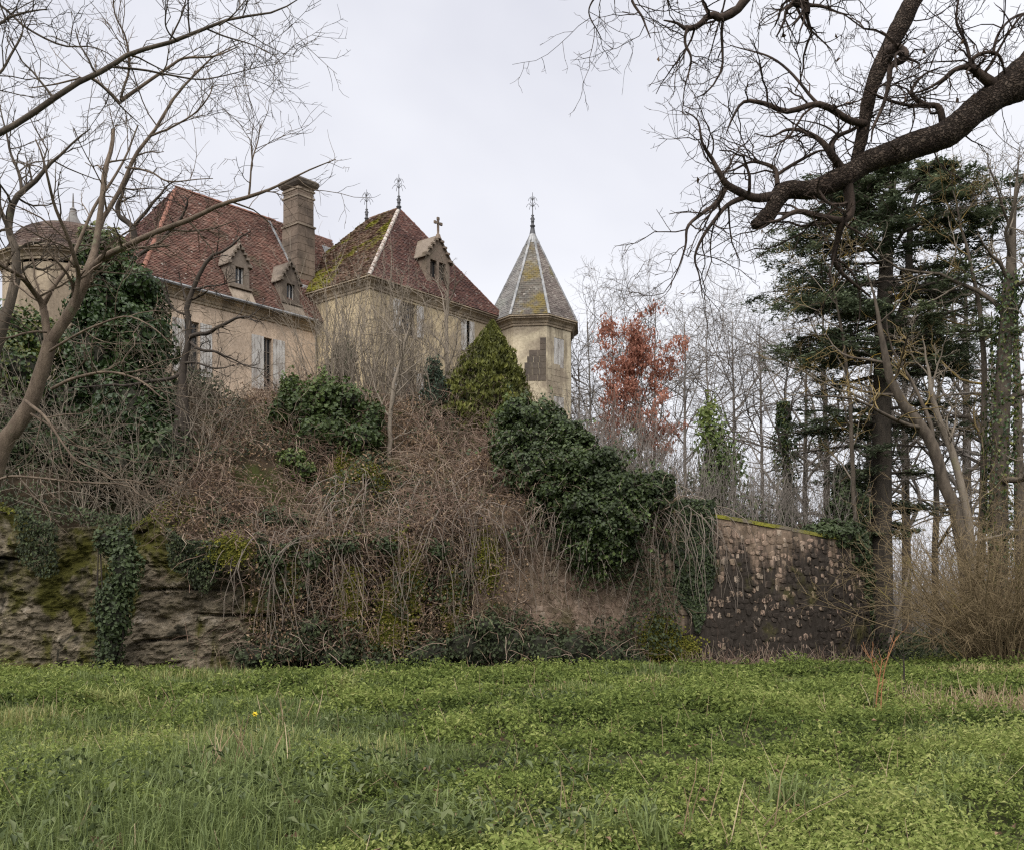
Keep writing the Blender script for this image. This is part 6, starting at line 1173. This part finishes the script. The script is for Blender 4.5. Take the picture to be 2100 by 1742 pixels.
# broad dark dock leaves
g = Geo(); X, Y = field(2600, 5, 22); c = np.stack([X, Y, gz(X, Y)], 1); k = vnoise(c, .45, 35) + .4 * vnoise(c, 1.3, 36) > .48; c = c[k]; m = len(c); rep = 6; ci = np.repeat(np.arange(m), rep); a = rg.random(m * rep) * 2 * np.pi; d = np.stack([np.cos(a), np.sin(a), 0 * a], 1)
P = c[ci] + d * rg.uniform(.05, .13, (m * rep, 1)) + np.stack([0 * a, 0 * a, rg.uniform(.12, .30, m * rep)], 1); leaves(g, P, nrm(d * .6 + [0, 0, 1] + rg.normal(size=P.shape) * .25), rg.uniform(.05, .11, len(P)), rg.random(len(P)), .45, .2, d); solo('dock_leaves', g, m_dock, 'broad dark glossy weed leaves scattered in the meadow', kind='stuff')
# dry stalks and fallen leaves
g = Geo(); X, Y = field(600, 5, 27); c = np.stack([X, Y, gz(X, Y)], 1); m = len(c); P = grow(c, rg.normal(size=c.shape) * .5 + [0, 0, 1], rg.uniform(.2, .5, m), 5, .08, 0, rg); tubes(g, P, np.tile(np.linspace(.0036, .0016, 5), (m, 1)) * np.clip(c[:, 1:2] / 9, 1, 2), 3, rg.random(m))
for x, y, nn in ((500, 1580, 30), (1500, 1700, 16), (2080, 1440, 220), (2040, 1425, 160), (1980, 1420, 120), (330, 1450, 16), (590, 1460, 16), (1150, 1660, 10)):
    Yt = 1.6 * F_PX / (y - HY); b = W(x, 0, Yt); o = np.array([b[0], b[1], gz(b[0], b[1])]) + rg.normal(size=(nn, 3)) * [.2 if nn < 50 else .7, .18 if nn < 50 else .8, 0]; P = grow(o, rg.normal(size=o.shape) * .35 + [0, 0, 1], rg.uniform(.25, .65, nn), 5, .1, -.02, rg); tubes(g, P, np.tile(np.linspace(.006, .0025, 5), (nn, 1)) * max(1, Yt / 9), 3, rg.random(nn))
solo('dry_stalks', g, m_straw, 'thin dry straw-coloured stalks among the meadow weeds', kind='stuff')
g = Geo(); X, Y = field(900, 4, 26); c = np.stack([X, Y, gz(X, Y) + .06 + .12 * rg.random(len(X))], 1); leaves(g, c, rg.normal(size=c.shape) + [0, 0, 1.2], rg.uniform(.035, .075, len(c)), .1 + .6 * rg.random(len(c)), .65, .3); solo('fallen_leaves', g, m_litter, 'brown fallen leaves lying in the meadow', kind='stuff')
# big dry leaves at the lower left
for (x, y, L, an, lab) in ((212, 1728, .17, 2.3, 'large tan dead leaf lying at the bottom left, leftmost of three'), (252, 1722, .14, 1.5, 'large tan dead leaf standing upright at the bottom left, middle of three'), (290, 1730, .12, .8, 'large pale dead leaf at the bottom left, rightmost of three')):
    Yt = 1.6 * F_PX / (y - HY) * .93; b = W(x, y + 8, Yt); d = np.array([math.cos(an), -.2, math.sin(an) * .8]); g = Geo(); u = np.linspace(-.5, .5, 7); sd = nrm(np.cross(d, [0, -1.0, .4])); V = []
    for q_ in u: w = .17 * L * (1 - abs(2 * q_) ** 1.6) + .002; V += [b + d * q_ * L + sd * w + np.array([0, -.03, .03]), b + d * q_ * L + np.array([0, 0, .05 * q_ * q_]), b + d * q_ * L - sd * w + np.array([0, -.03, .03])]
    i = np.arange(6) * 3; g.add(V, np.vstack([np.stack([i, i + 1, i + 4, i + 3], 1), np.stack([i + 1, i + 2, i + 5, i + 4], 1)]), tint=.85); solo('dead_leaf', g, m_litter, lab, 'leaf')
# daffodil
Yt = 1.6 * F_PX / (1475 - HY) ; b = W(521, 0, Yt); zb = float(gz(b[0], b[1])); df = thing('daffodil', 'single yellow daffodil flowering in the weedy meadow', 'flower', (b[0], b[1], zb)); g = Geo(); P = np.array([[b[0], b[1], zb], [b[0] + .01, b[1], zb + .2], [b[0] + .02, b[1] - .02, zb + .34]]); tubes(g, P, np.array([.007, .006, .005]), 5); n = 14; a = rg.random(n) * 6.28
blades(g, np.tile([b[0], b[1], zb], (n, 1)) + rg.normal(size=(n, 3)) * [.05, .05, 0], np.stack([np.cos(a), np.sin(a), 0 * a], 1), rg.uniform(.2, .34, n), np.full(n, .016), rg.uniform(.1, .6, n), .2 + 0 * a); part('stem', g, m_grass, df)
m_daf, nt_, b2_ = newmat('daffodil_yellow'); b2_.inputs['Base Color'].default_value = (.75, .58, .03, 1); g = Geo(); h0 = P[-1]
for k in range(6): a_ = k / 6 * 6.283; d = np.array([math.cos(a_), -.25, math.sin(a_)]); leaves(g, (h0 + d * .02)[None], np.array([[0, -1.0, .1]]), .038, .5, .6, .05, d)
tubes(g, np.array([h0, h0 + [0, -.03, 0], h0 + [0, -.045, 0]]), np.array([.008, .011, .014]), 8); part('bloom', g, m_daf, df)
# orange-stemmed bare shrub and dark dead stalks by the right part of the meadow
m_orange = mat_bark('orange_twigs', (.26, .12, .055), (.36, .18, .09), None, 4)
for (pts, lab, md) in (([[(1795, 1500, 3), (1802, 1400, 3), (1808, 1350, 1.6)], [(1806, 1490, 2.6), (1812, 1380, 2.2), (1828, 1330, 1.8), (1838, 1305, 1)], [(1803, 1400, 2.2), (1790, 1365, 1.6), (1783, 1345, 1)]], 'thin orange-stemmed seedling tree standing in the meadow before the cedar', m_orange), ([[(1848, 1440, 4), (1852, 1400, 4), (1855, 1360, 3), (1856, 1340, 2)]], 'dark dead stalk just right of the orange-stemmed seedling', m_twig_dark)):
    Yt = 14.0 if md is m_orange else 16; ls = [px(ZD, q_, Yt, 1.0) for q_ in pts]; zb = float(gz(ls[0][0, 0], Yt)); ls[0][0, 2] = zb - .03; t = thing('seedling_tree', lab, 'sapling', (ls[0][0, 0], Yt, zb)); Pq, Rq = multi_limb(t, ls, 10, 5, md, .02, 5, 'stem'); g = Geo(); l1 = spawn(Pq, Rq, 7, .35, 1, 40, .3, 5, .12, .04, .5, .4, rg, .004, L=(.1, .4)); tubes(g, *l1, 3); part('crown', g, md, t)
